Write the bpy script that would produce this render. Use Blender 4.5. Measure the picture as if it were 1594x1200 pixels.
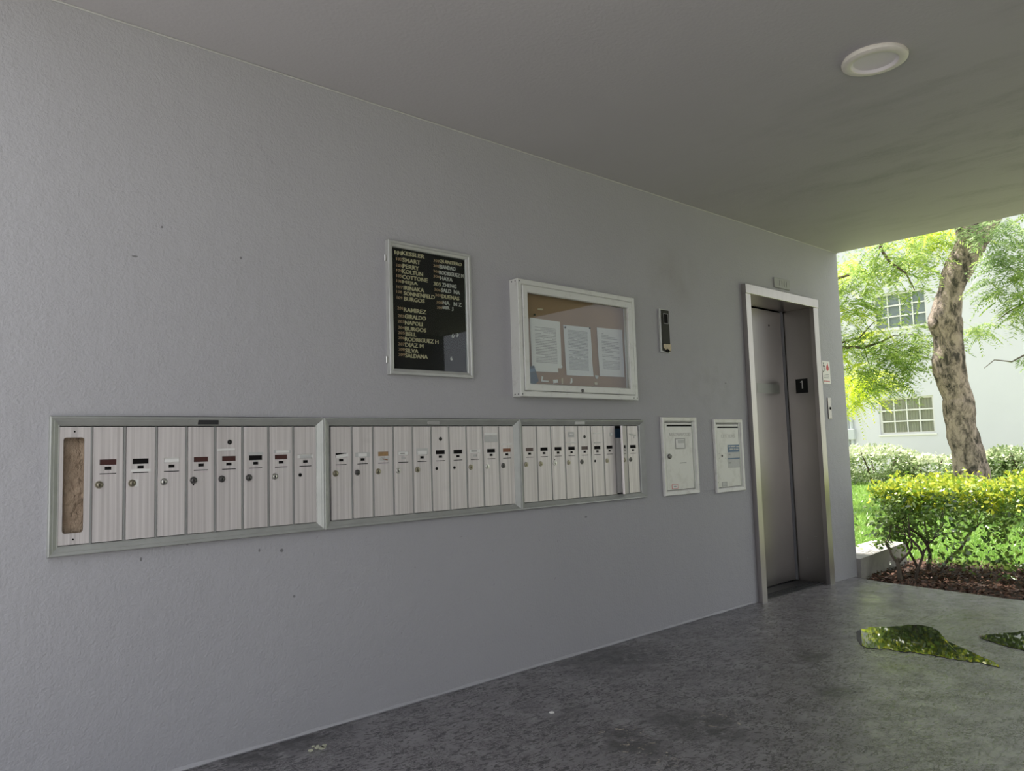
import bpy, math, random
import numpy as np
from mathutils import Vector, Matrix, noise as mnoise

for o in list(bpy.data.objects): bpy.data.objects.remove(o)
scene = bpy.context.scene
COL = scene.collection
rng = np.random.default_rng(7); random.seed(7)

# ------------------------------------------------------------------ camera
F, YAW, PITCH, ROLL = 1206.53, 0.740574, 0.0835747, -0.0301725
CAM = Vector((0.0, -2.83766, 1.06575))
fw = Vector((math.sin(YAW)*math.cos(PITCH), math.cos(YAW)*math.cos(PITCH), math.sin(PITCH)))
rt0 = Vector((math.cos(YAW), -math.sin(YAW), 0)); up0 = rt0.cross(fw)
rt = math.cos(ROLL)*rt0 + math.sin(ROLL)*up0
up = -math.sin(ROLL)*rt0 + math.cos(ROLL)*up0
cd = bpy.data.cameras.new('camera'); cam = bpy.data.objects.new('camera', cd); COL.objects.link(cam)
cd.sensor_fit = 'HORIZONTAL'; cd.sensor_width = 36.0; cd.lens = F*36.0/1594.0
cd.clip_start = 0.05; cd.clip_end = 300
cam.matrix_world = Matrix(((rt.x, up.x, -fw.x, CAM.x), (rt.y, up.y, -fw.y, CAM.y), (rt.z, up.z, -fw.z, CAM.z), (0, 0, 0, 1)))
scene.camera = cam

# ------------------------------------------------------------------ sky, sun, exposure
world = bpy.data.worlds.new('sky'); scene.world = world; world.use_nodes = True
bg = world.node_tree.nodes['Background']
bg.inputs[0].default_value = (0.90, 0.94, 1.0, 1); bg.inputs[1].default_value = 1.35
sd = bpy.data.lights.new('sun', 'SUN'); sd.energy = 8.0; sd.angle = math.radians(1.0); sd.color = (1.0, 0.96, 0.90)
sun = bpy.data.objects.new('sun', sd); COL.objects.link(sun)
SUN_DIR = Vector((-0.03, 0.36, 0.93)).normalized()
sun.rotation_euler = SUN_DIR.to_track_quat('Z', 'Y').to_euler()
vs = scene.view_settings
vs.view_transform = 'Standard'; vs.look = 'None'; vs.gamma = 1.0; vs.use_curve_mapping = False
vs.exposure = 0.25

# ------------------------------------------------------------------ image pixels cast to points on real planes, or at a camera depth
def ray(u, v): return ((u-797)/F)*rt - ((v-600)/F)*up + fw
def on_y(u, v, y=0.0):
    d = ray(u, v); return CAM + d*((y-CAM.y)/d.y)
def on_x(u, v, x):
    d = ray(u, v); return CAM + d*((x-CAM.x)/d.x)
def on_z(u, v, z):
    d = ray(u, v); return CAM + d*((z-CAM.z)/d.z)
def far(u, v, dist): return CAM + ray(u, v)*dist

# ------------------------------------------------------------------ materials
MATS = {}
class N:
    """small node-tree builder"""
    def __init__(s, name):
        s.m = bpy.data.materials.new(name); s.m.use_nodes = True; s.t = s.m.node_tree
        s.p = s.t.nodes['Principled BSDF']; s.o = s.t.nodes['Material Output']; MATS[name] = s.m
    def n(s, typ, **kw):
        nd = s.t.nodes.new(typ)
        for k, v in kw.items(): setattr(nd, k, v)
        return nd
    def l(s, a, b): s.t.links.new(a, b)
    def val(s, inp, v):
        if hasattr(v, 'is_linked') or hasattr(v, 'links'): s.l(v, inp)
        else: inp.default_value = v
    def pos(s, scale=(1, 1, 1), obj=False):
        src = s.n('ShaderNodeTexCoord').outputs['Object'] if obj else s.n('ShaderNodeNewGeometry').outputs['Position']
        mp = s.n('ShaderNodeMapping'); mp.inputs['Scale'].default_value = scale; s.l(src, mp.inputs[0]); return mp.outputs[0]
    def noise(s, vec, scale, detail=4, rough=.55, dist=0):
        nd = s.n('ShaderNodeTexNoise'); s.l(vec, nd.inputs['Vector']); nd.inputs['Scale'].default_value = scale
        nd.inputs['Detail'].default_value = detail; nd.inputs['Roughness'].default_value = rough; nd.inputs['Distortion'].default_value = dist
        return nd.outputs[0]
    def voro(s, vec, scale, feature='F1', out=0):
        nd = s.n('ShaderNodeTexVoronoi', feature=feature); s.l(vec, nd.inputs['Vector']); nd.inputs['Scale'].default_value = scale
        return nd.outputs[out]
    def ramp(s, v, a, b, lo=0.0, hi=1.0):
        nd = s.n('ShaderNodeMapRange'); s.val(nd.inputs[0], v)
        for i, x in enumerate((a, b, lo, hi)): nd.inputs[i+1].default_value = x
        return nd.outputs[0]
    def math(s, op, a, b=0.0):
        nd = s.n('ShaderNodeMath', operation=op); s.val(nd.inputs[0], a); s.val(nd.inputs[1], b); return nd.outputs[0]
    def mix(s, f, a, b):
        nd = s.n('ShaderNodeMix', data_type='RGBA'); s.val(nd.inputs[0], f)
        for i, c in ((6, a), (7, b)):
            if isinstance(c, tuple): nd.inputs[i].default_value = (*c, 1)
            else: s.l(c, nd.inputs[i])
        return nd.outputs[2]
    def bump(s, h, strength=.3, dist=.01, prev=None):
        nd = s.n('ShaderNodeBump'); nd.inputs['Strength'].default_value = strength; nd.inputs['Distance'].default_value = dist
        s.l(h, nd.inputs['Height'])
        if prev is not None: s.l(prev, nd.inputs['Normal'])
        s.l(nd.outputs[0], s.p.inputs['Normal']); return nd.outputs[0]
    def set(s, col=None, rough=None, metal=None, spec=None):
        if col is not None:
            if isinstance(col, tuple): s.p.inputs['Base Color'].default_value = (*col, 1)
            else: s.l(col, s.p.inputs['Base Color'])
        if rough is not None: s.val(s.p.inputs['Roughness'], rough)
        if metal is not None: s.p.inputs['Metallic'].default_value = metal
        if spec is not None: s.p.inputs['Specular IOR Level'].default_value = spec
        return s.m
    def spot(s, vec, c, r, soft=.5):
        """1 inside an ellipsoid round c, falling to 0"""
        mp = s.n('ShaderNodeMapping'); mp.vector_type = 'TEXTURE'; mp.inputs['Location'].default_value = c; mp.inputs['Scale'].default_value = r
        s.l(vec, mp.inputs[0]); ln = s.n('ShaderNodeVectorMath', operation='LENGTH'); s.l(mp.outputs[0], ln.inputs[0])
        return s.ramp(ln.outputs['Value'], 1.0, 1.0-soft)

def simple(name, col, rough=.5, metal=0.0, spec=.5, var=0.0, scale=20, bump=0.0, obj=False):
    k = N(name)
    if var or bump:
        p = k.pos(obj=obj); nz = k.noise(p, scale)
        if var:
            a = tuple(c*(1-var) for c in col); b = tuple(min(1, c*(1+var)) for c in col)
            k.set(k.mix(nz, a, b), rough, metal, spec)
        else: k.set(col, rough, metal, spec)
        if bump: k.bump(k.noise(p, scale*3), bump, .003)
    else: k.set(col, rough, metal, spec)
    return k.m

# painted stucco wall
k = N('wall_paint'); p = k.pos()
peel = k.noise(p, 95, 3, .6); lump = k.noise(p, 14, 4, .6); big = k.noise(p, 1.3, 3)
base = k.mix(big, (.374, .368, .390), (.424, .417, .441))
# scuffs and specks: shapes of their own
sp = k.math('GREATER_THAN', k.noise(p, 38, 2, .5), .735)
zone = k.math('MAXIMUM', k.spot(p, (2.6, 0, .45), (1.5, .3, .45), .8), k.spot(p, (1.6, 0, .76), (1.6, .3, .06), .7))
base = k.mix(k.math('MULTIPLY', sp, k.math('MULTIPLY', zone, .55)), base, (.13, .12, .11))
sm = k.math('MULTIPLY', k.spot(p, (4.0, 0, 2.12), (.32, .3, .26), .95), k.ramp(k.noise(p, 5, 5), .3, .75))
base = k.mix(k.math('MULTIPLY', sm, .55), base, (.24, .22, .19))
sm2 = k.math('MULTIPLY', k.spot(p, (4.4, 0, 1.45), (.6, .3, .35), .95), k.ramp(k.noise(p, 9, 5), .45, .75))
base = k.mix(k.math('MULTIPLY', sm2, .35), base, (.25, .24, .22))
for c, r in (((.83, 0, 1.78), (.012, .2, .004)), ((1.21, 0, 1.83), (.006, .2, .006)), ((.92, 0, 1.9), (.005, .2, .005)),
             ((.86, 0, .735), (.004, .2, .008)), ((1.28, 0, .72), (.004, .2, .008)), ((1.37, 0, .71), (.008, .2, .008)),
             ((3.1, 0, .70), (.012, .2, .005)), ((4.52, 0, 1.47), (.010, .2, .004)), ((1.42, 0, .53), (.006, .2, .006))):
    base = k.mix(k.math('MULTIPLY', k.spot(p, c, r, .3), .75), base, (.12, .12, .12))
k.set(base, .62, 0, .3)
h = k.math('ADD', k.math('MULTIPLY', peel, .6), k.math('MULTIPLY', lump, 1.0))
k.bump(h, .5, .009)
# painted ceiling, mould-dusted near its open edge
k = N('ceiling_paint'); p = k.pos()
st = k.noise(k.pos((3.2, 1.1, 1)), 1.7, 6, .62); fine = k.noise(p, 60, 4, .7)
edge = k.spot(p, (5.2, -2.2, 2.6), (2.7, 2.6, 1), .75)
m_ = k.math('MULTIPLY', k.ramp(st, .48, .72), edge); m_ = k.math('MULTIPLY', m_, k.ramp(fine, .25, .7, .35, 1))
base = k.mix(k.noise(p, 1.1, 3), (.44, .425, .44), (.50, .485, .50))
k.set(k.mix(k.math('MULTIPLY', m_, .6), base, (.16, .16, .16)), .7, 0, .3)
k.bump(k.noise(p, 70, 3), .25, .005)
# worn painted concrete floor, damp
WETSPOTS = (((5.45, -.57, 0), (.34, .24, 1)), ((3.82, -1.28, 0), (.15, .17, 1)), ((5.2, -1.15, 0), (.25, .2, 1)), ((4.28, -1.1, 0), (.42, .36, 1)))
k = N('floor_concrete'); p = k.pos()
big = k.noise(p, 1.6, 6, .62); mid = k.noise(p, 9, 5, .65)
crk = k.noise(k.pos((1, 2.3, 1)), 24, 5, .66, 1.2); crk2 = k.noise(k.pos((1.6, 1, 1)), 27, 4, .65, 2.0)
base = k.mix(big, (.150, .139, .148), (.248, .234, .246))
base = k.mix(k.ramp(mid, .45, .75, 0, .55), base, (.33, .32, .325))
lines = k.ramp(k.math('ABSOLUTE', k.math('SUBTRACT', crk2, .5)), .012, .035, 1, 0); lines = k.math('MULTIPLY', lines, k.ramp(k.noise(p, 7, 4, .6), .42, .58))
base = k.mix(k.ramp(crk, .54, .57, 0, .85), base, (.05, .046, .048))
base = k.mix(k.math('MULTIPLY', lines, .85), base, (.022, .021, .022))
dk = None
for c, r in (((1.33, -.04, 0), (.40, .16, 1)), ((2.56, -1.04, 0), (.20, .30, 1)), ((2.24, -.95, 0), (.18, .22, 1)), ((3.08, -.18, 0), (.38, .26, 1)), ((3.27, -1.24, 0), (.12, .12, 1)), ((3.75, -.88, 0), (.2, .1, 1))):
    s_ = k.spot(p, c, r, .7); dk = s_ if dk is None else k.math('MAXIMUM', dk, s_)
dkm = k.math('MULTIPLY', dk, k.ramp(k.noise(p, 11, 6, .7), .36, .56))
base = k.mix(k.math('MULTIPLY', dkm, .85), base, (.018, .017, .016))
pl = None
for c, r in (((2.68, -1.06, 0), (.14, .14, 1)), ((2.30, -.88, 0), (.11, .12, 1)), ((2.22, -1.05, 0), (.12, .18, 1))):
    s_ = k.spot(p, c, r, .6); pl = s_ if pl is None else k.math('MAXIMUM', pl, s_)
plm = k.math('MULTIPLY', pl, k.ramp(k.noise(p, 34, 4, .6, 1.0), .60, .66))
base = k.mix(plm, base, (.46, .40, .33))
green_sheen = k.math('MULTIPLY', k.math('MAXIMUM', k.spot(p, (5.2, -.55, 0), (.55, .38, 1), .9), k.spot(p, (5.25, -1.2, 0), (.5, .3, 1), .9)), k.ramp(mid, .35, .7))  # green reflection of the grass painted into the floor colour
base = k.mix(k.math('MULTIPLY', green_sheen, .35), base, (.17, .18, .08))
base = k.mix(k.math('MULTIPLY', k.ramp(k.spot(p, (6.2, -.9, 0), (1.5, 1.6, 1), .9), 0, 1, 0, .8), k.ramp(mid, .35, .65)), base, (.33, .315, .31))   # daylight at the garden edge painted in as patchy lighter colour
wet = k.ramp(k.noise(p, 2.3, 4, .6), .42, .62)
film = None
for c, r in WETSPOTS:
    s_ = k.spot(p, c, r, .8); film = s_ if film is None else k.math('MAXIMUM', film, s_)
film = k.math('MULTIPLY', film, k.ramp(k.noise(p, 16, 4, .6), .35, .6, .5, 1))
wet = k.math('MAXIMUM', k.math('MULTIPLY', wet, .6), k.spot(p, (4.3, -1.15, 0), (.75, .75, 1), .8))
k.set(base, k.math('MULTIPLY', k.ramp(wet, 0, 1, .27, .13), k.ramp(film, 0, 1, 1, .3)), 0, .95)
h = k.math('ADD', k.math('MULTIPLY', crk, -.9), k.math('ADD', k.math('MULTIPLY', lines, -.5), k.math('MULTIPLY', mid, .5)))
k.bump(k.math('MULTIPLY', h, k.ramp(film, 0, 1, 1, .12)), .42, .008)
# brushed stainless steel
k = N('stainless_steel'); p = k.pos((90, 90, 1.2)); st = k.noise(p, 3, 4); bl = k.noise(k.pos((3, 3, 1.6)), 1.1, 4)
k.set(k.mix(bl, (.265, .25, .24), (.36, .34, .325)), k.ramp(st, .3, .7, .285, .305), 1.0)
k = N('worn_steel'); p = k.pos((30, 30, 2)); st = k.noise(p, 3, 5)
k.set(k.mix(st, (.40, .372, .365), (.51, .475, .465)), .36, 1.0)
# painted / anodised aluminium
k = N('ribbed_aluminium'); p = k.pos((1, 1, .012)); st = k.noise(p, 110, 3, .6); st2 = k.noise(p, 420, 2, .6); d = k.noise(k.pos(), 7, 5, .65)
base = k.mix(k.ramp(st, .32, .68), (.53, .49, .482), (.72, .675, .665)); base = k.mix(k.ramp(d, .58, .8, 0, .35), base, (.42, .40, .38))
k.set(base, .42, .25); k.bump(k.math('ADD', st, st2), .22, .002)
k = N('dull_aluminium'); p = k.pos(); d = k.noise(p, 16, 5, .65)
k.set(k.mix(d, (.38, .385, .375), (.54, .54, .52)), .42, .3); k.bump(d, .06, .002)
simple('bank_aluminium', (.38, .388, .370), .42, .3, var=.18, scale=16, bump=.05)
simple('grime', (.05, .048, .045), .9)
simple('mullion_aluminium', (.34, .345, .335), .45, .3, var=.15, scale=30)
simple('engraved_text', (.47, .46, .44), .6)
simple('steel_patch', (.27, .27, .25), .42, 1.0)
k = N('cream_enamel'); p = k.pos(); d = k.noise(p, 12, 6, .7)
k.set(k.mix(k.ramp(d, .5, .78), (.70, .69, .66), (.52, .50, .46)), .4, 0.05); k.bump(k.noise(p, 60), .05, .002)
k = N('cream_frame_paint'); p = k.pos(); d = k.noise(p, 18, 6, .7)
k.set(k.mix(k.ramp(d, .55, .8), (.60, .60, .575), (.42, .41, .38)), .4, 0.1); k.bump(k.noise(p, 60), .06, .002)
k = N('cork'); p = k.pos(); d = k.noise(p, 5, 4); f = k.noise(p, 160, 3)
k.set(k.mix(k.math('MULTIPLY', k.math('ADD', d, f), .5), (.235, .135, .07), (.38, .24, .14)), .85)
k = N('old_plaster'); p = k.pos((1, 1, .6)); d = k.noise(p, 22, 5, .65); e = k.noise(p, 60, 4)
k.set(k.mix(d, (.15, .09, .055), (.62, .49, .36)), .9); k.bump(k.math('ADD', d, e), .8, .02)
simple('black_felt', (.008, .008, .009), .9, 0, .2)
simple('slot_black', (.010, .009, .009), .8, 0, .1)
simple('slot_red', (.06, .02, .017), .4)
simple('slot_orange', (.23, .075, .03), .5)
simple('sticker_white', (.74, .73, .71), .5, var=.06, scale=60)
simple('sticker_grey', (.50, .50, .49), .5, var=.12, scale=60)
simple('sticker_amber', (.33, .20, .09), .5, var=.3, scale=80)
simple('label_blue', (.10, .17, .27), .5, var=.1, scale=40)
simple('lock_silver', (.62, .61, .58), .3, 1.0, var=.2, scale=60)
simple('lock_brass', (.36, .33, .25), .38, 1.0, var=.25, scale=60)
simple('lock_dark', (.16, .155, .15), .45, 1.0, var=.25, scale=60)
simple('dark_metal', (.05, .05, .052), .45, .6)
simple('engraved_grey', (.36, .355, .34), .7)
simple('letter_cream', (.62, .55, .36), .5); simple('letter_white', (.62, .61, .58), .5)
simple('letter_tan', (.40, .27, .16), .5)
simple('plate_olive', (.030, .030, .022), .6, 0, .2, var=.25, scale=40)
simple('tape_beige', (.58, .49, .34), .7, var=.3, scale=90)
simple('paint_grey', (.44, .445, .455), .6, var=.08, scale=12, bump=.2)
simple('plaque_paint', (.34, .34, .325), .6, var=.15, scale=40, bump=.2)
simple('sign_white', (.80, .77, .72), .45); simple('sign_red', (.58, .06, .06), .5); simple('sign_black', (.012, .012, .012), .6, 0, .2)
simple('lamp_white', (.78, .74, .68), .45, var=.08, scale=40); simple('lamp_lens', (.80, .76, .78), .5)
simple('concrete_kerb', (.37, .35, .33), .9, var=.4, scale=9, bump=.5)
simple('facade_paint', (.69, .70, .725), .8, var=.03, scale=2, bump=.1)
simple('opposite_paint', (.26, .255, .265), .7); simple('pipe_grey', (.52, .56, .56), .5)
simple('window_white', (.80, .80, .74), .5); simple('room_dark', (.05, .055, .06), .9)
simple('curtain_beige', (.50, .45, .32), .9); simple('backing_grey', (.34, .35, .36), .9); simple('paper_blue', (.015, .05, .10), .5, var=.5, scale=50)
simple('mulch_soil', (.055, .035, .027), .95, var=.5, scale=25, bump=.6)
simple('walk_concrete', (.52, .51, .49), .9, var=.1, scale=4)
k = N('lawn_soil'); p = k.pos(); k.set(k.mix(k.noise(p, 3, 6, .7), (.24, .255, .15), (.34, .37, .22)), .95)
simple('stem_bark', (.11, .085, .065), .85, var=.5, scale=35, bump=.5)
simple('flake_pale', (.50, .50, .38), .8, var=.2, scale=90)
k = N('bark'); p = k.pos((1, 1, .55)); d = k.noise(p, 9, 7, .72, .5); e = k.noise(p, 30, 5, .7); v = k.voro(k.pos((1, 1, .3)), 16)
base = k.mix(k.ramp(d, .40, .58), (.075, .065, .058), (.50, .395, .35)); base = k.mix(k.ramp(e, .58, .70, 0, .8), base, (.045, .042, .04))
k.set(base, .9, 0, .2); k.bump(k.math('ADD', d, k.math('MULTIPLY', e, .6)), .9, .05)

def glass(name, tint=(1, 1, 1), gloss=1.0):
    k = N(name); t = k.t
    tr = k.n('ShaderNodeBsdfTransparent'); tr.inputs[0].default_value = (*tint, 1)
    gl = k.n('ShaderNodeBsdfGlossy'); gl.inputs['Roughness'].default_value = .02
    fr = k.n('ShaderNodeFresnel'); fr.inputs[0].default_value = 1.5
    mx = k.n('ShaderNodeMixShader'); ng = k.n('ShaderNodeNewGeometry'); k.l(k.math('MULTIPLY', fr.outputs[0], k.math('SUBTRACT', 1.0, ng.outputs['Backfacing'])), mx.inputs[0]); k.l(tr.outputs[0], mx.inputs[1]); k.l(gl.outputs[0], mx.inputs[2])
    k.l(mx.outputs[0], k.o.inputs[0]); return k.m
glass('clear_glass', (.93, .95, .94)); glass('window_glass', (.88, .92, .9))

def leafmat(name, c1, c2, trans=.5, gloss=.08):
    k = N(name); geo = k.n('ShaderNodeNewGeometry'); col = k.mix(geo.outputs['Random Per Island'], c1, c2)
    df = k.n('ShaderNodeBsdfDiffuse'); tl = k.n('ShaderNodeBsdfTranslucent'); g = k.n('ShaderNodeBsdfGlossy'); g.inputs['Roughness'].default_value = .35
    k.l(col, df.inputs[0]); k.l(col, tl.inputs[0])
    a = k.n('ShaderNodeMixShader'); a.inputs[0].default_value = trans; k.l(df.outputs[0], a.inputs[1]); k.l(tl.outputs[0], a.inputs[2])
    b = k.n('ShaderNodeMixShader'); b.inputs[0].default_value = gloss; k.l(a.outputs[0], b.inputs[1]); k.l(g.outputs[0], b.inputs[2])
    k.l(b.outputs[0], k.o.inputs[0]); return k.m
leafmat('leaf_tree', (.16, .30, .06), (.62, .74, .24), .5)
leafmat('leaf_tree_young', (.66, .80, .06), (.92, .94, .16), .6)
leafmat('leaf_tree_grey', (.20, .32, .13), (.56, .68, .36), .5)
leafmat('leaf_hedge', (.05, .13, .02), (.30, .44, .09), .45, .10)
leafmat('leaf_hedge_new', (.16, .33, .04), (.84, .84, .08), .45, .06)
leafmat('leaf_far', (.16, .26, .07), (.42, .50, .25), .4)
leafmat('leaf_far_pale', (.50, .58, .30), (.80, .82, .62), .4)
leafmat('grass_blade', (.17, .35, .05), (.44, .64, .15), .4)
leafmat('chip', (.045, .026, .02), (.26, .15, .11), .05, .02)

# water on the slab
k = N('rain_water'); k.set((.030, .030, .026), .02, 0, .5); k.p.inputs['IOR'].default_value = 1.33
k.bump(k.noise(k.pos(), 9, 2), .02, .004)

# printed page: lines of type as flat print
def page(name, paper, ink, pitch, lo, hi, dens, seed, width):
    k = N(name); tc = k.n('ShaderNodeTexCoord'); sx = k.n('ShaderNodeSeparateXYZ'); k.l(tc.outputs['Object'], sx.inputs[0])
    X, Z = sx.outputs[0], sx.outputs[2]
    row = k.math('DIVIDE', Z, pitch); fr = k.math('FRACT', row); line = k.math('LESS_THAN', fr, .5)
    cb = k.n('ShaderNodeCombineXYZ'); k.l(k.math('MULTIPLY', X, 330), cb.inputs[0]); k.l(k.math('ADD', k.math('MULTIPLY', k.math('FLOOR', row), 7.3), seed), cb.inputs[1])
    wd = k.math('GREATER_THAN', k.noise(cb.outputs[0], 1, 2), .40)
    cb2 = k.n('ShaderNodeCombineXYZ'); k.l(k.math('ADD', k.math('MULTIPLY', k.math('FLOOR', row), .55), seed), cb2.inputs[1]); k.l(k.math('MULTIPLY', X, 4), cb2.inputs[0])
    blk = k.math('GREATER_THAN', k.noise(cb2.outputs[0], 1, 2), dens)
    inx = k.math('LESS_THAN', k.math('ABSOLUTE', X), width); inz = k.math('MULTIPLY', k.math('GREATER_THAN', Z, lo), k.math('LESS_THAN', Z, hi))
    m = line
    for q in (wd, blk, inx, inz): m = k.math('MULTIPLY', m, q)
    k.set(k.mix(k.math('MULTIPLY', m, .75), paper, ink), .6); return k.m
page('page_left', (.72, .70, .68), (.2, .18, .18), .0082, .045, .235, .40, 3.1, .078)
page('page_middle', (.68, .67, .69), (.14, .14, .17), .0078, .03, .245, .36, 9.7, .078)
page('page_right', (.68, .66, .68), (.18, .17, .2), .0085, .04, .245, .47, 17.3, .075)

# ------------------------------------------------------------------ mesh helpers
class MB:
    def __init__(s): s.v = []; s.f = []; s.mi = []
    def add(s, vs, fs, mi=0):
        b = len(s.v); s.v += [tuple(q) for q in vs]; s.f += [tuple(b+i for i in q) for q in fs]; s.mi += [mi]*len(fs); return s
    def box(s, x0, x1, y0, y1, z0, z1, mi=0, ch=0.0):
        if x0 > x1: x0, x1 = x1, x0
        if y0 > y1: y0, y1 = y1, y0
        if z0 > z1: z0, z1 = z1, z0
        if ch <= 0:
            vs = [(x, y, z) for z in (z0, z1) for y in (y0, y1) for x in (x0, x1)]
            return s.add(vs, [(0, 2, 3, 1), (4, 5, 7, 6), (0, 1, 5, 4), (2, 6, 7, 3), (0, 4, 6, 2), (1, 3, 7, 5)], mi)
        c = min(ch, (x1-x0)*.45, (y1-y0)*.45, (z1-z0)*.45); vs = []; idx = {}
        for iz, z in enumerate((z0, z1)):
            for iy, y in enumerate((y0, y1)):
                for ix, x in enumerate((x0, x1)):
                    sx, sy, sz = (1, -1)[ix], (1, -1)[iy], (1, -1)[iz]
                    idx[ix, iy, iz, 0] = len(vs); vs.append((x, y+sy*c, z+sz*c))
                    idx[ix, iy, iz, 1] = len(vs); vs.append((x+sx*c, y, z+sz*c))
                    idx[ix, iy, iz, 2] = len(vs); vs.append((x+sx*c, y+sy*c, z))
        I = idx; fs = []
        for a in (0, 1):
            fs.append((I[a,0,0,0], I[a,1,0,0], I[a,1,1,0], I[a,0,1,0])); fs.append((I[0,a,0,1], I[1,a,0,1], I[1,a,1,1], I[0,a,1,1])); fs.append((I[0,0,a,2], I[1,0,a,2], I[1,1,a,2], I[0,1,a,2]))
            for b in (0, 1):
                fs.append((I[a,b,0,0], I[a,b,1,0], I[a,b,1,1], I[a,b,0,1])); fs.append((I[a,0,b,0], I[a,1,b,0], I[a,1,b,2], I[a,0,b,2])); fs.append((I[0,a,b,1], I[1,a,b,1], I[1,a,b,2], I[0,a,b,2]))
                for d in (0, 1): fs.append((I[a,b,d,0], I[a,b,d,1], I[a,b,d,2]))
        return s.add(vs, fs, mi)
    def plate(s, xs, zs, solid, y0, y1, mapf=None, mi=0):
        """slab in the x-z plane (y0 front, y1 back) with rectangular holes; solid(i,j) says which cells are filled"""
        mp = mapf or (lambda x, y, z: (x, y, z)); nx, nz = len(xs)-1, len(zs)-1
        S = lambda i, j: 0 <= i < nx and 0 <= j < nz and solid(i, j)
        P = lambda i, j, y: mp(xs[i], y, zs[j])
        for i in range(nx):
            for j in range(nz):
                if not S(i, j): continue
                s.add([P(i,j,y0), P(i+1,j,y0), P(i+1,j+1,y0), P(i,j+1,y0)], [(0,1,2,3)], mi)
                s.add([P(i,j,y1), P(i+1,j,y1), P(i+1,j+1,y1), P(i,j+1,y1)], [(3,2,1,0)], mi)
                for (di, dj, a, b) in ((-1,0,(i,j),(i,j+1)), (1,0,(i+1,j+1),(i+1,j)), (0,-1,(i+1,j),(i,j)), (0,1,(i,j+1),(i+1,j+1))):
                    if not S(i+di, j+dj): s.add([P(*a,y0), P(*b,y0), P(*b,y1), P(*a,y1)], [(0,1,2,3)], mi)
        return s
    def holed(s, x0, x1, z0, z1, holes, y0, y1, mapf=None, mi=0):
        xs = sorted({x0, x1, *[h[0] for h in holes], *[h[1] for h in holes]}); zs = sorted({z0, z1, *[h[2] for h in holes], *[h[3] for h in holes]})
        def solid(i, j):
            cx, cz = (xs[i]+xs[i+1])/2, (zs[j]+zs[j+1])/2
            return not any(h[0] < cx < h[1] and h[2] < cz < h[3] for h in holes)
        return s.plate(xs, zs, solid, y0, y1, mapf, mi)
    def lathe(s, prof, c, axis='-y', n=20, mi=0, caps=(True, True)):
        """prof: (radius, distance along axis)"""
        vs = []; fs = []
        for r, h in prof:
            for q in range(n):
                a = 2*math.pi*q/n; x, z = r*math.cos(a), r*math.sin(a)
                vs.append((c[0]+x, c[1]-h, c[2]+z) if axis == '-y' else (c[0]+x, c[1]+z, c[2]+(h if axis == 'z' else -h)))
        for i in range(len(prof)-1):
            for q in range(n): fs.append((i*n+q, i*n+(q+1) % n, (i+1)*n+(q+1) % n, (i+1)*n+q))
        if caps[0]: fs.append(tuple(range(n))[::-1])
        if caps[1]: fs.append(tuple((len(prof)-1)*n+q for q in range(n)))
        return s.add(vs, fs, mi)
    def tube(s, pts, rad, n=8, mi=0, jitter=0.0, jscale=3.0):
        pts = [Vector(q) for q in pts]; m = len(pts); vs = []; fs = []; ref = Vector((1, .2, .1)).normalized()
        for i, q in enumerate(pts):
            t = (pts[min(i+1, m-1)]-pts[max(i-1, 0)]).normalized(); a = t.cross(ref)
            if a.length < .1: a = t.cross(Vector((0, 1, 0)))
            a.normalize(); b = t.cross(a); r = rad[i] if hasattr(rad, '__len__') else rad
            for w in range(n):
                th = 2*math.pi*w/n; d = a*math.cos(th)+b*math.sin(th); rr = r
                if jitter:
                    g = q+d*r; rr = r*(1+jitter*(mnoise.noise(g*jscale)+.5*mnoise.noise(g*jscale*3.1)))
                vs.append(q+d*rr)
        for i in range(m-1):
            for w in range(n): fs.append((i*n+w, i*n+(w+1) % n, (i+1)*n+(w+1) % n, (i+1)*n+w))
        fs.append(tuple(range(n))[::-1]); fs.append(tuple((m-1)*n+w for w in range(n)))
        return s.add(vs, fs, mi)
    def poly(s, pts, y0, y1, mi=0):
        """x-z outline extruded from y0 (front) to y1"""
        n = len(pts); vs = [(x, y0, z) for x, z in pts]+[(x, y1, z) for x, z in pts]
        fs = [tuple(range(n)), tuple(range(2*n-1, n-1, -1))]+[(i, i+n, (i+1) % n+n, (i+1) % n) for i in range(n)]
        return s.add(vs, fs, mi)
    def rail(s, side, x0, x1, z0, z1, prof, mi=0):
        """one mitred side of a picture frame; prof: closed loop of (inset, y)"""
        n = len(prof); A = []; B = []
        for d, y in prof:
            if side == 'top': A.append((x0+d, y, z1-d)); B.append((x1-d, y, z1-d))
            elif side == 'bottom': A.append((x0+d, y, z0+d)); B.append((x1-d, y, z0+d))
            elif side == 'left': A.append((x0+d, y, z0+d)); B.append((x0+d, y, z1-d))
            else: A.append((x1-d, y, z0+d)); B.append((x1-d, y, z1-d))
        fs = [(i, (i+1) % n, n+(i+1) % n, n+i) for i in range(n)]+[tuple(range(n)), tuple(range(2*n-1, n-1, -1))]
        return s.add(A+B, fs, mi)
    def mesh(s, name, mats, smooth=False, off=(0, 0, 0)):
        me = bpy.data.meshes.new(name); me.from_pydata([(a-off[0], b-off[1], c-off[2]) for a, b, c in s.v], [], s.f)
        for q in (mats if isinstance(mats, (list, tuple)) else [mats]): me.materials.append(MATS[q])
        me.polygons.foreach_set('material_index', s.mi)
        import bmesh
        bm = bmesh.new(); bm.from_mesh(me); bmesh.ops.recalc_face_normals(bm, faces=bm.faces); bm.to_mesh(me); bm.free()
        if smooth:
            me.polygons.foreach_set('use_smooth', [True]*len(me.polygons)); me.set_sharp_from_angle(angle=math.radians(40))
        me.update(); return me
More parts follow.
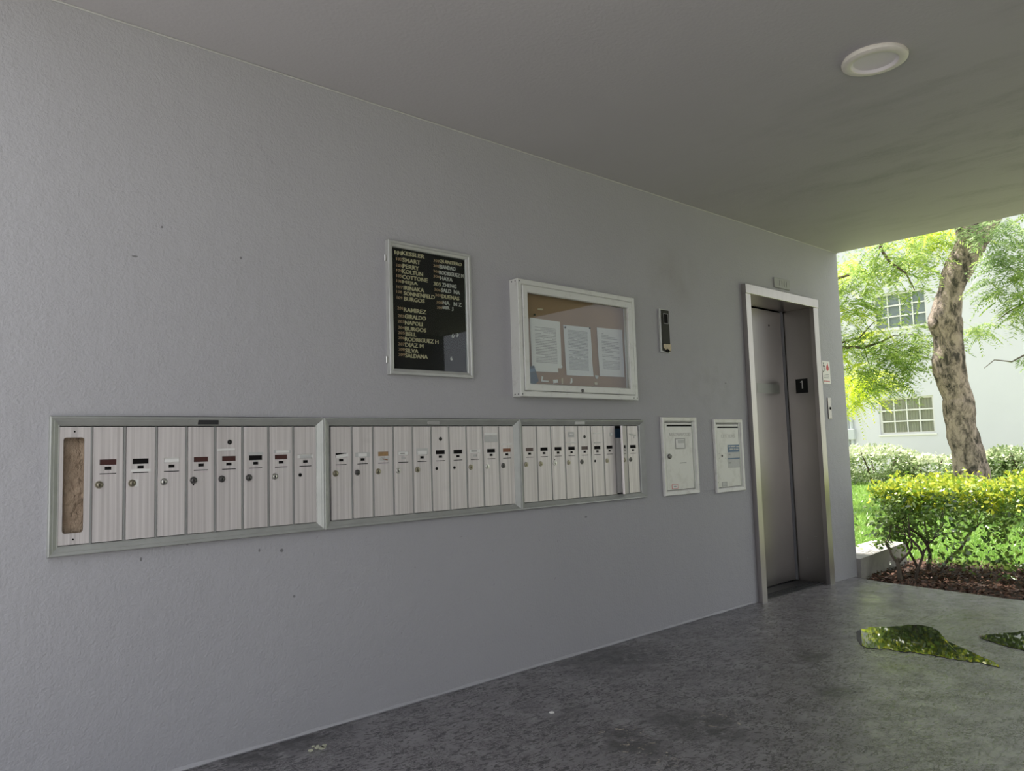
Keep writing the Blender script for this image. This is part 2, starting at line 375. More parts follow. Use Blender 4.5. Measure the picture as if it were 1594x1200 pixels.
    def center(s):
        a = np.array(s.v); lo, hi = a.min(0), a.max(0); return ((lo[0]+hi[0])/2, (lo[1]+hi[1])/2, lo[2])

WPOS = {}
def link(name, data, parent=None, loc=(0, 0, 0)):
    o = bpy.data.objects.new(name, data); COL.objects.link(o)
    if parent is not None: o.parent = parent
    o.location = loc; return o
def build(mb, name, mats, parent=None, smooth=False, kind=None, label=None):
    """mesh given in world coordinates"""
    c = mb.center(); o = link(name, mb.mesh(name, mats, smooth, c), parent)
    w = WPOS.get(parent.name, (0, 0, 0)) if parent is not None else (0, 0, 0)
    o.location = (c[0]-w[0], c[1]-w[1], c[2]-w[2]); WPOS[o.name] = c
    if kind: o['kind'] = kind
    if label: o['label'] = label
    return o
def thing(name, label, cat, loc, group=None):
    o = link(name, None, None, loc); o.empty_display_size = .1; o['label'] = label; o['category'] = cat; WPOS[o.name] = tuple(loc)
    if group: o['group'] = group
    return o
def tag(o, label, cat, group=None, kind=None):
    o['label'] = label; o['category'] = cat
    if group: o['group'] = group
    if kind: o['kind'] = kind
    return o

_txt = {}
def text_mb(mb, body, x0, x1, z0, z1, y0, y1, mi=0, bold=.012, ang=0.0):
    """lettering fitted into x0..x1, z0..z1, standing proud from y1 to y0, facing -y"""
    if body not in _txt:
        cu = bpy.data.curves.new('txt', 'FONT'); cu.body = body; cu.size = 1; cu.offset = bold; cu.resolution_u = 2; cu.extrude = .5
        ob = bpy.data.objects.new('txt', cu); COL.objects.link(ob); bpy.context.view_layer.update()
        me = bpy.data.meshes.new_from_object(ob.evaluated_get(bpy.context.evaluated_depsgraph_get()))
        V = np.array([v.co[:] for v in me.vertices]); Fc = [tuple(q.vertices) for q in me.polygons]
        bpy.data.objects.remove(ob); bpy.data.curves.remove(cu); bpy.data.meshes.remove(me); _txt[body] = (V, Fc)
    V, Fc = _txt[body]; lo, hi = V.min(0), V.max(0); hi = np.maximum(hi, lo+1e-6); U = (V-lo)/(hi-lo)
    X = x0+U[:, 0]*(x1-x0); Z = z0+U[:, 1]*(z1-z0); Y = y1+U[:, 2]*(y0-y1)
    if ang:
        cx, cz = (x0+x1)/2, (z0+z1)/2; ca, sa = math.cos(ang), math.sin(ang); X, Z = cx+(X-cx)*ca-(Z-cz)*sa, cz+(X-cx)*sa+(Z-cz)*ca
    mb.add(np.c_[X, Y, Z].tolist(), Fc, mi); return mb

# ================================================================== SETTING
XE = 6.29                # end of the passage wall
ZC = 2.617               # ceiling
XL = 0.08                # other mouth of the passage
YO = -5.4                # opposite wall
BX0, BX1, BZ0, BZ1 = .5965, 3.562, .803, 1.188      # mailbox recess
EX0, EX1, EZ1 = 4.83, 5.77, 2.125                   # lift opening
# wall with the mailboxes and the lift
mb = MB(); mb.holed(-2.6, XE, -.08, ZC+.02, [(BX0, BX1, BZ0, BZ1), (EX0, EX1, -.08, EZ1)], 0, .3)
mb.box(-2.6, XE-.02, .3, 2.4, -.08, ZC+.02); mb.box(-2.6, XL-.002, 0, 2.4, ZC+.02, 3.1)
o = build(mb, 'wall_left', 'wall_paint', kind='structure')
mb = MB(); mb.box(XL, XE, YO-.25, YO, -.08, ZC); build(mb, 'wall_right', 'opposite_paint', kind='structure')
mb = MB(); mb.box(XL, XE, YO-.25, 0.0, ZC, ZC+.22); build(mb, 'ceiling', 'ceiling_paint', kind='structure')
mb = MB(); mb.box(XL, XE, YO-.25, 5.0, ZC+.22, 9.0); build(mb, 'wall_upper', 'facade_paint', kind='structure')
# bead of caulk where wall meets ceiling
mb = MB(); mb.tube([(XL, -.003, ZC-.003), (2, -.003, ZC-.004), (4, -.003, ZC-.003), (XE, -.003, ZC-.003)], .0035, 6); build(mb, 'trim_1', 'sticker_grey', kind='structure')
# uneven plaster foot of the wall
mb = MB(); pts = []; rad = []
for i in range(60):
    x = .2+i*(4.72-.2)/59; pts.append((x, .004, .004)); rad.append(.010+.007*mnoise.noise(Vector((x*5, 0, 0)))+.004*mnoise.noise(Vector((x*23, 3, 0))))
mb.tube(pts, rad, 6, jitter=.4, jscale=30); build(mb, 'baseboard_left', 'wall_paint', kind='structure', smooth=True)

# floor slab: its outer edge is not quite square to the wall
EDGE = [(.3, 6.27), (.02, 6.27), (-.05, 6.23), (-.12, 6.19), (-.25, 6.13), (-.45, 6.10), (-.66, 6.06), (-1.0, 6.0), (-1.26, 5.95), (-2.0, 5.84), (-3.0, 5.75), (YO-.3, 5.6)]
def edge_x(y):
    for (a, xa), (b, xb) in zip(EDGE, EDGE[1:]):
        if b <= y <= a: return xa+(xb-xa)*(a-y)/(a-b)
    return EDGE[-1][1]
ys = sorted({e[0] for e in EDGE} | {-.35, -.55, -.85, -1.5, -1.75, -2.5}, reverse=True); nx = 26; V = []; Fc = []
for y in ys:
    xe = edge_x(y)
    for i in range(nx):
        x = -.2+(xe+.2)*i/(nx-1); z = -.022*max(0, min(1, (x-4.6)/1.6)); V.append((x, y, z))
    V.append((xe+.01, y, -.03)); V.append((xe+.01, y, -.2))
for j in range(len(ys)-1):
    for i in range(nx+1): a = j*(nx+2)+i; Fc.append((a, a+1, a+nx+3, a+nx+2))
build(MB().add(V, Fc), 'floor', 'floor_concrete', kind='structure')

# ground outside
mb = MB(); mb.box(-40, 60, -45, 45, -.5, -.085); build(mb, 'ground', 'lawn_soil', kind='structure')
mb = MB(); mb.box(-14, -.2, -14, 10, -.3, -.004); build(mb, 'walkway', 'walk_concrete', kind='structure')
V = []; Fc = []; na, nb = 30, 30
for i in range(na):
    for j in range(nb):
        x = 5.9+i*(7.75-5.9)/(na-1); y = .32-j*3.2/(nb-1); V.append((x+.12*mnoise.noise(Vector((y*2, 1, 0)))*(i/na), y, -.062+.018*mnoise.noise(Vector((x*5, y*5, 0)))))
for i in range(na-1):
    for j in range(nb-1): a = i*nb+j; Fc.append((a, a+nb, a+nb+1, a+1))
build(MB().add(V, Fc), 'planting_bed', 'mulch_soil', kind='structure', smooth=True)
# ================================================================== MAILBOXES
DW, DH, DZ = .0915, BZ1-BZ0-.006, BZ0+.003      # door width, height, foot
YD = -.005
def door_mesh():
    mb = MB(); cx = -DW/2
    holes = [(cx-.026, cx+.026, 1.0585-DZ, 1.0765-DZ), (cx-.0105, cx+.0105, 1.042-DZ, 1.0525-DZ), (cx-.026, cx+.026, 1.0275-DZ, 1.0305-DZ)]
    mb.holed(-DW, 0, 0, DH, holes, 0, .003)
    for a in (-DW, -.0045): mb.box(a, a+.0045, .003, .012, 0, DH)          # folded flanges
    return mb.mesh('door', 'ribbed_aluminium')
DOOR = door_mesh()
def insert_mesh(m): mb = MB(); mb.box(-.028, .028, .0032, .0045, -.011, .011); return mb.mesh('name_window', m)
NAMEW = {m: insert_mesh(m) for m in ('slot_black', 'slot_red', 'slot_orange', 'sticker_white', 'sticker_amber', 'sticker_grey')}
mb = MB(); mb.box(-.0125, .0125, .0032, .0045, -.007, .007); NUMW = mb.mesh('number_window', 'slot_black')
mb = MB(); mb.box(-.0125, .0125, .0032, .0045, -.007, .007); NUMW2 = mb.mesh('number_window', 'sticker_grey')
mb = MB(); mb.box(-.028, .028, .0032, .0045, -.003, .003); SLIT = mb.mesh('slit', 'slot_black')
def lock_mesh(m):
    mb = MB(); mb.lathe([(.0125, 0), (.0125, .0025), (.0112, .0042), (.0085, .0042), (.008, .0034), (.0076, .0050), (.0062, .0058)], (0, 0, 0), '-y', 22, 0)
    mb.box(-.0011, .0011, -.0063, -.0055, -.0050, .0028, 1); mb.lathe([(.007, -.012), (.007, -.003)], (0, 0, 0), '-y', 10, 0)
    return mb.mesh('lock', [m, 'slot_black'], True)
LOCK = {m: lock_mesh(m) for m in ('lock_silver', 'lock_brass', 'lock_dark')}
mb = MB(); mb.lathe([(.0075, 0), (.0075, .0008), (.0062, .0010), (.0058, .0003)], (0, 0, 0), '-y', 16, 0); mb.lathe([(.0057, .0002), (.0057, .0006)], (0, 0, 0), '-y', 16, 1)
HOLE = mb.mesh('lock_hole', ['lock_dark', 'slot_black'])
mb = MB(); mb.lathe([(.009, 0), (.009, .0012), (.0078, .0014), (.0074, .0006)], (0, 0, 0), '-y', 18, 0); mb.lathe([(.0073, .0003), (.0073, .0009)], (0, 0, 0), '-y', 18, 1); mb.box(-.001, .001, -.0016, -.0008, -.004, .004, 0)
UPLOCK = mb.mesh('upper_keyhole', ['lock_dark', 'slot_black'])
mb = MB(); mb.lathe([(.003, 0), (.003, .0006)], (0, 0, 0), '-y', 10); DOT = mb.mesh('screw_hole', 'slot_black')
STK = {}
def sticker(parent, x, z, w, h, m, rot=0.0, lift=0):
    key = (round(w, 4), round(h, 4), m)
    if key not in STK:
        mb = MB(); mb.box(-w/2, w/2, -.0007, 0, -h/2, h/2); STK[key] = mb.mesh('sticker', m)
    o = link('sticker', STK[key], parent, (x, -.0001-.0009*lift, z)); o.rotation_euler.y = rot; return o
def mail_door(bank, bw, xr, name='slot_black', lock='lock_silver', num=True, extra=(), open_deg=0.0):
    d = link('door', DOOR, bank, (xr-bw[0], YD-bw[1], DZ-bw[2])); cx = -DW/2
    if name: link('name_window', NAMEW[name], d, (cx, 0, 1.0675-DZ))
    link('number_window', NUMW if num else NUMW2, d, (cx, 0, 1.0472-DZ)); link('slit', SLIT, d, (cx, 0, 1.029-DZ))
    lx = -DW+.0185
    if lock == 'hole': link('lock_hole', HOLE, d, (lx+.004, 0, .995-DZ))
    else: link('lock', LOCK[lock], d, (lx, 0, .994-DZ))
    for li, e in enumerate(extra):
        if e[0] == 'up': link('upper_keyhole', UPLOCK, d, (cx+.002, 0, 1.128-DZ))
        elif e[0] == 'dot': link('screw_hole', DOT, d, (lx+e[1], 0, e[2]-DZ))
        else: sticker(d, cx+e[1], e[2]-DZ, e[3], e[4], e[5], e[6] if len(e) > 6 else 0, li)
    if open_deg: d.rotation_euler.z = math.radians(open_deg); d['label'] = 'narrow mailbox door standing ajar'
    return d
MULL = MB().box(-.0040, .0040, -.0025, .004, 0, DH+.004, ch=.001).mesh('mullion', 'mullion_aluminium')
RAILP = [(0, 0.0), (0, -.020), (.0025, -.022), (.006, -.021), (.012, -.0165), (.013, -.0172), (.027, -.0065), (.0285, -.007), (.031, -.003), (.031, .004), (.02, .004), (.02, -.001)]
W_, A_, G_ = 'sticker_white', 'sticker_amber', 'sticker_grey'
def bank(label, x0, x1, first, pitch, doors, panel=None):
    t = thing('mailbox_bank', label, 'mailboxes', ((x0+x1)/2, 0, .772), 'mailbox banks in a row on the wall'); w = WPOS[t.name]
    for s in ('top', 'bottom', 'left', 'right'):
        mb = MB(); mb.rail(s, x0, x1, .773, 1.219, RAILP); build(mb, {'top': 'top_rail', 'bottom': 'bottom_rail'}.get(s, 'side_rail'), 'bank_aluminium', t)
    mb = MB(); mb.tube([(x0+.004, -.001, 1.2195), ((x0+x1)/2, -.001, 1.2200), (x1-.004, -.001, 1.2195)], .0022, 6); build(mb, 'grime_line', 'grime', t)
    mb = MB(); mb.tube([(x0+.004, -.001, .7725), ((x0+x1)/2, -.001, .7722), (x1-.004, -.001, .7725)], .0018, 6); build(mb, 'grime_line', 'grime', t)
    xi0, xi1 = x0+.0305, x1-.0305
    if x0 < .6: xi0 = BX0+.001
    if x1 > 3.5: xi1 = BX1-.001
    xi0, xi1 = max(xi0, BX0+.001), min(xi1, BX1-.001)
    mb = MB(); mb.box(xi0, xi1, .19, .195, BZ0+.001, BZ1-.001); mb.box(xi0, xi1, .013, .19, BZ0+.001, BZ0+.0025); mb.box(xi0, xi1, .013, .19, BZ1-.0025, BZ1-.001)
    xr = first+DW; edges = [first-.0055]
    for q in doors:
        mail_door(t, w, xr, *q[:-1], **q[-1]) if isinstance(q[-1], dict) else mail_door(t, w, xr, *q)
        edges.append(xr+.0055); xr += pitch
    for e in edges:
        mb.box(e-.001, e+.001, .013, .19, BZ0+.0025, BZ1-.0025)
        if xi0+.004 < e < xi1-.004: link('mullion', MULL, t, (e-w[0], -w[1], BZ0-w[2]+.0005))
    build(mb, 'body', 'dark_metal', t)
    return t
B1 = bank('leftmost bank of eight narrow aluminium mailboxes beside an exposed plaster slot', .577, 1.545, .7065, .1025, [
    ('slot_red', 'lock_brass'),
    ('slot_black', 'lock_brass', dict(extra=(('s', 0, 1.036, .064, .009, W_), ('s', -.017, .994, .02, .024, W_)))),
    ('sticker_white', 'lock_silver', dict(extra=(('s', 0, 1.0665, .05, .011, W_),))),
    ('slot_red', 'lock_dark', dict(extra=(('dot', 0, .978),))),
    ('slot_red', 'lock_dark', dict(extra=(('up',), ('s', -.012, 1.101, .066, .007, W_, -.03)))),
    ('slot_black', 'lock_dark', dict(extra=(('s', 0, 1.083, .06, .011, G_),))),
    ('slot_red', 'lock_silver', dict(extra=(('s', .004, 1.0885, .07, .012, G_), ('s', .006, 1.0885, .054, .009, W_)))),
    ('sticker_white', 'hole', dict(extra=(('s', -.002, 1.067, .066, .013, W_), ('s', 0, 1.066, .048, .011, G_)))),
])
# open meter slot at the left end of the first bank
w = WPOS[B1.name]
mb = MB(); mb.holed(.605, .6985, BZ0+.003, BZ1-.003, [(.619, .681, .842, 1.151)], -.0035, .004)
for cx_, cz_, sx_, sz_ in ((.619, 1.151, 1, -1), (.681, 1.151, -1, -1), (.619, .842, 1, 1), (.681, .842, -1, 1)):
    mb.poly([(cx_, cz_), (cx_+sx_*.009, cz_), (cx_+sx_*.0045, cz_+sz_*.0012), (cx_+sx_*.0012, cz_+sz_*.0045), (cx_, cz_+sz_*.009)], -.0035, .004)
build(mb, 'slotted_panel', 'ribbed_aluminium', B1)
V = []; Fc = []
for i in range(14):
    for j in range(50):
        x = .606+i*.093/13; z = .82+j*.35/49; V.append((x, .028+.012*mnoise.noise(Vector((x*26, z*14, 2)))+.006*mnoise.noise(Vector((x*80, z*60, 5))), z))
for i in range(13):
    for j in range(49): a = i*50+j; Fc.append((a, a+50, a+51, a+1))
build(MB().add(V, Fc), 'bare_plaster', 'old_plaster', B1, smooth=True, label='rough brown plaster behind the open slot')
for z in (1.170, .822): link('screw_hole', DOT, B1, (.651-w[0], -.0035-w[1], z-w[2]))
mb = MB(); mb.box(1.045, 1.118, -.0178, -.0115, 1.193, 1.2105); o = build(mb, 'maker_label', 'dark_metal', B1); o.rotation_euler.x = 0
B2 = bank('middle bank of ten narrow aluminium mailboxes with brass and missing locks', 1.545, 2.619, 1.5835, .1015, [
    ('slot_black', 'lock_brass', dict(extra=(('s', .004, 1.065, .056, .013, W_, -.12),))),
    ('sticker_grey', 'lock_dark', dict(extra=(('s', 0, 1.0665, .07, .019, G_), ('s', -.002, 1.066, .042, .013, W_)))),
    ('sticker_amber', 'lock_brass', dict(extra=(('s', .004, 1.046, .042, .012, G_), ('s', .008, 1.044, .026, .004, 'slot_orange', .2)))),
    ('sticker_grey', 'lock_silver', False, dict(extra=(('s', 0, 1.0675, .05, .014, W_), ('s', -.004, 1.067, .022, .006, 'engraved_grey')))),
    ('sticker_white', 'lock_brass', dict(extra=(('s', 0, 1.074, .062, .026, G_), ('s', 0, 1.068, .05, .016, W_)))),
    ('slot_black', 'hole', dict(extra=(('up',),))),
    ('slot_black', 'hole'),
    ('sticker_grey', 'lock_brass', False, dict(extra=(('s', 0, 1.068, .062, .016, W_), ('s', -.006, 1.068, .034, .007, 'engraved_grey')))),
    ('slot_black', 'lock_silver', dict(extra=(('s', 0, 1.148, .08, .012, W_), ('s', 0, 1.125, .082, .032, G_)))),
    ('slot_orange', 'lock_dark', dict(extra=(('s', 0, 1.098, .076, .008, W_),))),
])
mb = MB(); mb.box(2.062, 2.125, -.0178, -.0115, 1.194, 1.2095); build(mb, 'maker_label', 'engraved_grey', B2)
B3 = bank('rightmost bank of nine narrow aluminium mailboxes, one door ajar', 2.619, 3.607, 2.650, .1025, [
    ('slot_red', 'lock_brass'),
    ('slot_black', 'lock_brass'),
    ('slot_black', 'lock_silver', dict(extra=(('dot', 0, 1.012),))),
    ('slot_black', 'lock_brass', dict(extra=(('s', 0, 1.14, .045, .028, G_), ('s', 0, 1.098, .08, .007, W_), ('s', 0, 1.142, .03, .008, W_)))),
    ('slot_red', 'lock_dark', dict(extra=(('up',),))),
    ('slot_black', 'hole', dict(extra=(('s', 0, 1.145, .06, .006, W_), ('s', 0, 1.094, .05, .006, G_)))),
    ('slot_black', 'lock_brass', dict(extra=(('s', .018, 1.138, .03, .022, G_), ('s', .02, 1.139, .014, .012, W_)))),
    ('slot_black', 'lock_brass', dict(open_deg=27.0)),
    ('slot_black', 'lock_dark', dict(extra=(('s', 0, 1.135, .06, .008, G_, .12), ('s', .018, 1.122, .02, .012, W_)))),
])
mb = MB(); mb.box(3.025, 3.10, -.0178, -.0115, 1.194, 1.2095); build(mb, 'maker_label', 'sticker_grey', B3)
# letter standing in the open box
mb = MB(); xo = 2.650+7*.1025
mb.box(xo+.003, xo+.084, .0125, .0155, DZ+.004, 1.118, ch=.001); mb.poly([(xo+.003, 1.118), (xo+.084, 1.118), (xo+.044, 1.085)], .0117, .0125)
tag(build(mb, 'envelope', 'sticker_white'), 'white envelope standing inside the open mailbox', 'envelope')
mb = MB(); mb.box(xo+.004, xo+.085, .017, .021, DZ+.004, 1.172, ch=.001); tag(build(mb, 'brochure', 'paper_blue'), 'dark blue brochure behind the envelope in the open mailbox', 'brochure')

# ================================================================== DIRECTORY BOARD
D = thing('directory_board', 'black letter board of residents in a slim silver frame', 'directory', (2.095, 0, 1.411))
X0, X1, Z0, Z1 = 1.862, 2.328, 1.411, 2.005
P_ = [(0, 0), (0, -.024), (.002, -.026), (.012, -.026), (.014, -.023), (.024, -.019), (.027, -.014), (.027, -.004), (.02, 0)]
for s, n_ in (('top', 'top_rail'), ('bottom', 'bottom_rail'), ('left', 'side_rail'), ('right', 'side_rail')):
    mb = MB(); mb.rail(s, X0, X1, Z0, Z1, P_); build(mb, n_, 'dull_aluminium', D)
mb = MB(); mb.box(X0+.015, X1-.015, -.007, -.001, Z0+.015, Z1-.015); bk = build(mb, 'felt_board', 'black_felt', D)
mb = MB(); mb.box(X0+.022, X1-.022, -.0155, -.0135, Z0+.022, Z1-.022); build(mb, 'glass_pane', 'clear_glass', D)
for z in (1.925, 1.475):
    mb = MB(); mb.tube([(X0-.004, -.006, z-.014), (X0-.004, -.006, z+.014)], .005, 8); build(mb, 'hinge', 'lock_silver', D)
ROWS = [("101",1.906,1.941,1.957,"KESSLER",1.945,2.068,1.957,1.963),("102",1.915,1.943,1.929,"SMART",1.946,2.044,1.927,1.931),("103",1.915,1.942,1.900,"PERRY",1.947,2.036,1.900,1.902),("104",1.914,1.942,1.878,"KOLTUN",1.945,2.057,1.876,1.878),("105",1.914,1.941,1.853,"COTTONE",1.944,2.083,1.851,1.853),("106",1.913,1.941,1.830,"MEJIA",1.944,2.027,1.826,1.828),("107",1.913,1.946,1.803,"IRINAKA",1.950,2.062,1.802,1.804),("108",1.912,1.941,1.781,"SONNENFELD",1.950,2.121,1.777,1.779),("109",1.913,1.942,1.755,"BURGOS",1.952,2.063,1.753,1.754),("201",1.915,1.943,1.708,"RAMIREZ",1.949,2.071,1.703,1.705),("202",1.917,1.950,1.674,"GIRALDO",1.953,2.069,1.674,1.675),("203",1.916,1.950,1.649,"NAPOLI",1.954,2.049,1.645,1.647),("204",1.917,1.951,1.622,"BURGOS",1.954,2.069,1.619,1.620),("205",1.916,1.951,1.598,"BELL",1.956,2.013,1.596,1.596),("206",1.917,1.950,1.576,"RODRIGUEZ H",1.952,2.136,1.572,1.572),("207",1.916,1.950,1.548,"DIAZ M",1.953,2.052,1.547,1.547),("208",1.917,1.949,1.525,"SILVA",1.952,2.023,1.522,1.521),("209",1.916,1.950,1.501,"SALDANA",1.952,2.074,1.499,1.499),
("301",2.119,2.149,1.951,"QUINTERO",2.152,2.286,1.951,1.954),("302",2.118,2.151,1.927,"BIANDAO",2.153,2.247,1.926,1.929),("303",2.117,2.149,1.901,"RODRIGUEZ M",2.151,2.295,1.898,1.900),("304",2.117,2.152,1.877,"HAYA",2.156,2.227,1.873,1.874),("305",2.116,2.159,1.842,"ZHENG",2.166,2.249,1.844,1.843),("306",2.119,2.157,1.815,"SALD  NA",2.160,2.269,1.816,1.818),("307",2.124,2.160,1.790,"DUENAS",2.162,2.265,1.787,1.789),("308",2.130,2.165,1.757,"NA   N Z",2.167,2.278,1.761,1.757),("309",2.133,2.163,1.732,"BIR  J",2.166,2.227,1.732,1.736)]
for n_, a, b, c, t_, d, e, f, g in ROWS:
    big = n_ in ('101', '305'); hh = .0088 if big else .0062
    m0 = 'letter_cream' if big else ('letter_tan' if n_[0] != '2' else 'letter_tan')
    mn = 'letter_cream' if int(n_) < 302 or n_ == '307' else 'letter_white'
    mb = MB(); text_mb(mb, n_, a, b, c-hh, c+hh, -.0100, -.0068, 0, .0); text_mb(mb, t_, d, e, (f+g)/2-.0092, (f+g)/2+.0092, -.0102, -.0068, 1, .005)
    build(mb, 'letter_row', [m0, mn], D)
for ch, x, z, a in (('U', 2.223, 1.606, -.5), ('3', 2.248, 1.612, -.45), ('6', 2.210, 1.500, .1)):
    mb = MB(); text_mb(mb, ch, x-.006, x+.006, z-.009, z+.009, -.0102, -.0068, 0, .012, a); build(mb, 'loose_letter', 'letter_white', D)

# ================================================================== NOTICE BOARD
NB = thing('notice_board', 'white framed glass notice case with cork backing', 'notice board', (3.05, 0, 1.33))
X0, X1, Z0, Z1 = 2.597, 3.515, 1.330, 1.921
P_ = [(0, 0), (0, -.058), (.002, -.060), (.024, -.060), (.026, -.057), (.028, -.057), (.028, -.02), (.02, 0)]
for s, n_ in (('top', 'case_top'), ('bottom', 'case_bottom'), ('left', 'case_side'), ('right', 'case_side')):
    mb = MB(); mb.rail(s, X0, X1, Z0, Z1, P_); build(mb, n_, 'cream_frame_paint', NB)
P_ = [(0, -.025), (0, -.062), (.002, -.064), (.032, -.064), (.036, -.060), (.036, -.045), (.03, -.025)]
dr = None
for s, n_ in (('top', 'door_top_rail'), ('bottom', 'door_bottom_rail'), ('left', 'door_stile'), ('right', 'door_stile')):
    mb = MB(); mb.rail(s, X0+.030, X1-.030, Z0+.030, Z1-.030, P_); build(mb, n_, 'cream_frame_paint', NB)
mb = MB(); mb.box(X0+.02, X1-.02, -.012, -.001, Z0+.02, Z1-.02); build(mb, 'cork_panel', 'cork', NB)
mb = MB(); mb.box(X0+.062, X1-.062, -.050, -.047, Z0+.062, Z1-.062); build(mb, 'glass_pane', 'clear_glass', NB)
lp = on_y(907, 608, -.065); mb = MB(); mb.lathe([(.009, 0), (.009, .004), (.006, .006)], (lp.x, -.064, lp.z), '-y', 14, 0); mb.box(lp.x-.001, lp.x+.001, -.0708, -.0698, lp.z-.004, lp.z+.004, 1); build(mb, 'lock', ['lock_dark', 'slot_black'], NB)
for (u, v, y) in ((802.5, 434.8, 0), ):
    pass
for x, z in ((X0+.012, Z0+.012), (X1-.012, Z0+.012), (X1-.040, Z0+.012), (X0+.012, Z1-.012), (X1-.045, Z1-.045)):
    mb = MB(); mb.lathe([(.0035, 0), (.003, .0012)], (x, -.0600, z), '-y', 10); build(mb, 'screw', 'dark_metal', NB)
for z in (Z0+.012, Z1-.012):
    mb = MB()
    for y in (-.018, -.043): mb.tube([(X0-.0014, y, z), (X0+.001, y, z)], .0035, 8)
    build(mb, 'screw', 'dark_metal', NB)
# sheets pinned inside
def sheet(label, cs, m, cut=None):
    """cs: tl, tr, br, bl in x,z; gently curling sheet"""
    (ax, az), (bx, bz), (cx, cz), (dx, dz) = cs; n, q = 8, 12; V = []; Fc = []
    ox, oz = (ax+bx+cx+dx)/4, min(cz, dz)
    for i in range(n+1):
        for j in range(q+1):
            s, t = i/n, j/q
            x = (1-t)*((1-s)*ax+s*bx)+t*((1-s)*dx+s*cx); z = (1-t)*((1-s)*az+s*bz)+t*((1-s)*dz+s*cz)
            y = -.0135-.002*(1+mnoise.noise(Vector((x*11, z*11, ox*9))))-.004*t*t
            if cut and s > .8 and t > .9: x = min(x, ax+(bx-ax)*.86) if t > .98 else x
            V.append((x-ox, y, z-oz))
    for i in range(n):
        for j in range(q):
            if cut and ((i == n-1 and j >= q-1)): continue
            a = i*(q+1)+j; Fc.append((a, a+1, a+q+2, a+q+1))
    # back side, half a millimetre behind
    nv = len(V); V += [(x, y+.0006, z) for x, y, z in V]; Fc += [tuple(nv+k_ for k_ in f[::-1]) for f in Fc]
    me = bpy.data.meshes.new('paper_notice'); me.from_pydata(V, [], Fc); me.materials.append(MATS[m]); me.polygons.foreach_set('use_smooth', [True]*len(Fc))
    return tag(link('paper_notice', me, None, (ox, 0, oz)), label, 'notice', 'typed notices in the glass case')
def four(*uv): return [(on_y(u, v, -.016).x, on_y(u, v, -.016).z) for u, v in uv]
sheet('left typed white notice with a clipped corner pinned in the cork case', four((825.2, 494), (872, 501), (874, 580), (828, 578)), 'page_left', True)
sheet('middle typed white notice held by two dark tacks in the cork case', four((877, 505.5), (919, 510), (923, 586), (881.5, 584)), 'page_middle')
sheet('right typed white notice with two columns in the cork case', four((929, 509.5), (968.5, 513.5), (971.5, 587), (933, 585.5)), 'page_right')
for u, v, lab in ((879.5, 509.5, 'dark tack at the left corner of the middle notice'), (917.8, 511, 'dark tack at the right corner of the middle notice'), (832, 490, 'dark tack above the left notice')):
    q = on_y(u, v, -.02); mb = MB(); mb.lathe([(.0015, -.006), (.002, .002), (.0055, .003), (.005, .006), (.002, .007)], (q.x, -.0185, q.z), '-y', 12); tag(build(mb, 'thumb_tack', 'dark_metal', smooth=True), lab, 'tack', 'tacks in the cork case')
q = [on_y(u, v, -.03) for u, v in ((822, 571), (831.5, 569), (838.5, 593), (832, 598.5), (822.5, 599))]
mb = MB(); mb.poly([(a.x, a.z) for a in q], -.030, -.027); mb.poly([(q[0].x+.004, q[0].z-.012), (q[1].x, q[1].z-.012), (q[1].x+.006, q[1].z-.03), (q[0].x+.004, q[0].z-.026)], -.0306, -.030, 1)
tag(build(mb, 'leaflet', ['paper_blue', 'label_blue']), 'dark blue leaflet fallen into the corner of the notice case', 'leaflet')
def scrap(label, uv, m):
    q = [on_y(u, v, -.014) for u, v in uv]; mb = MB(); mb.poly([(a.x, a.z) for a in q], -.0150, -.0122); tag(build(mb, 'paper_scrap', m), label, 'paper scrap', 'scraps of torn paper and tape on the cork')
scrap('curved torn strip of tape below the left notice', ((843.5, 585), (845.5, 587), (844, 592), (854, 592.5), (853.5, 594.5), (842.5, 593.5)), 'sticker_white')
scrap('small white paper square below the left notice', ((861, 591), (868, 590.5), (868.5, 595.5), (861.5, 596.5)), 'sticker_white')
scrap('curved tape remnant beside the bare patch of cork', ((889, 588), (890.5, 589), (890.8, 595), (888.5, 597.5), (888, 596), (889, 592)), 'sticker_white')
scrap('beige tape remnant left of the bare patch of cork', ((874, 589), (876, 588), (876.3, 597.5), (874.5, 598.5)), 'tape_beige')
scrap('curl of clear tape between the middle and right notices', ((926, 584), (931.5, 584.5), (931, 588), (929, 590), (927, 588)), 'sticker_grey')
scrap('tiny tape crumb at the foot of the cork', ((925.5, 595), (930, 595.5), (929.5, 599), (926, 598.5)), 'tape_beige')
scrap('white torn corner beside the left notice', ((871, 569.5), (874.5, 568.5), (875.5, 571.5), (872, 573)), 'sticker_white')
scrap('pale strip of tape above the left notice', ((837, 480), (845, 480.5), (844.5, 483), (837, 482.5)), 'tape_beige')

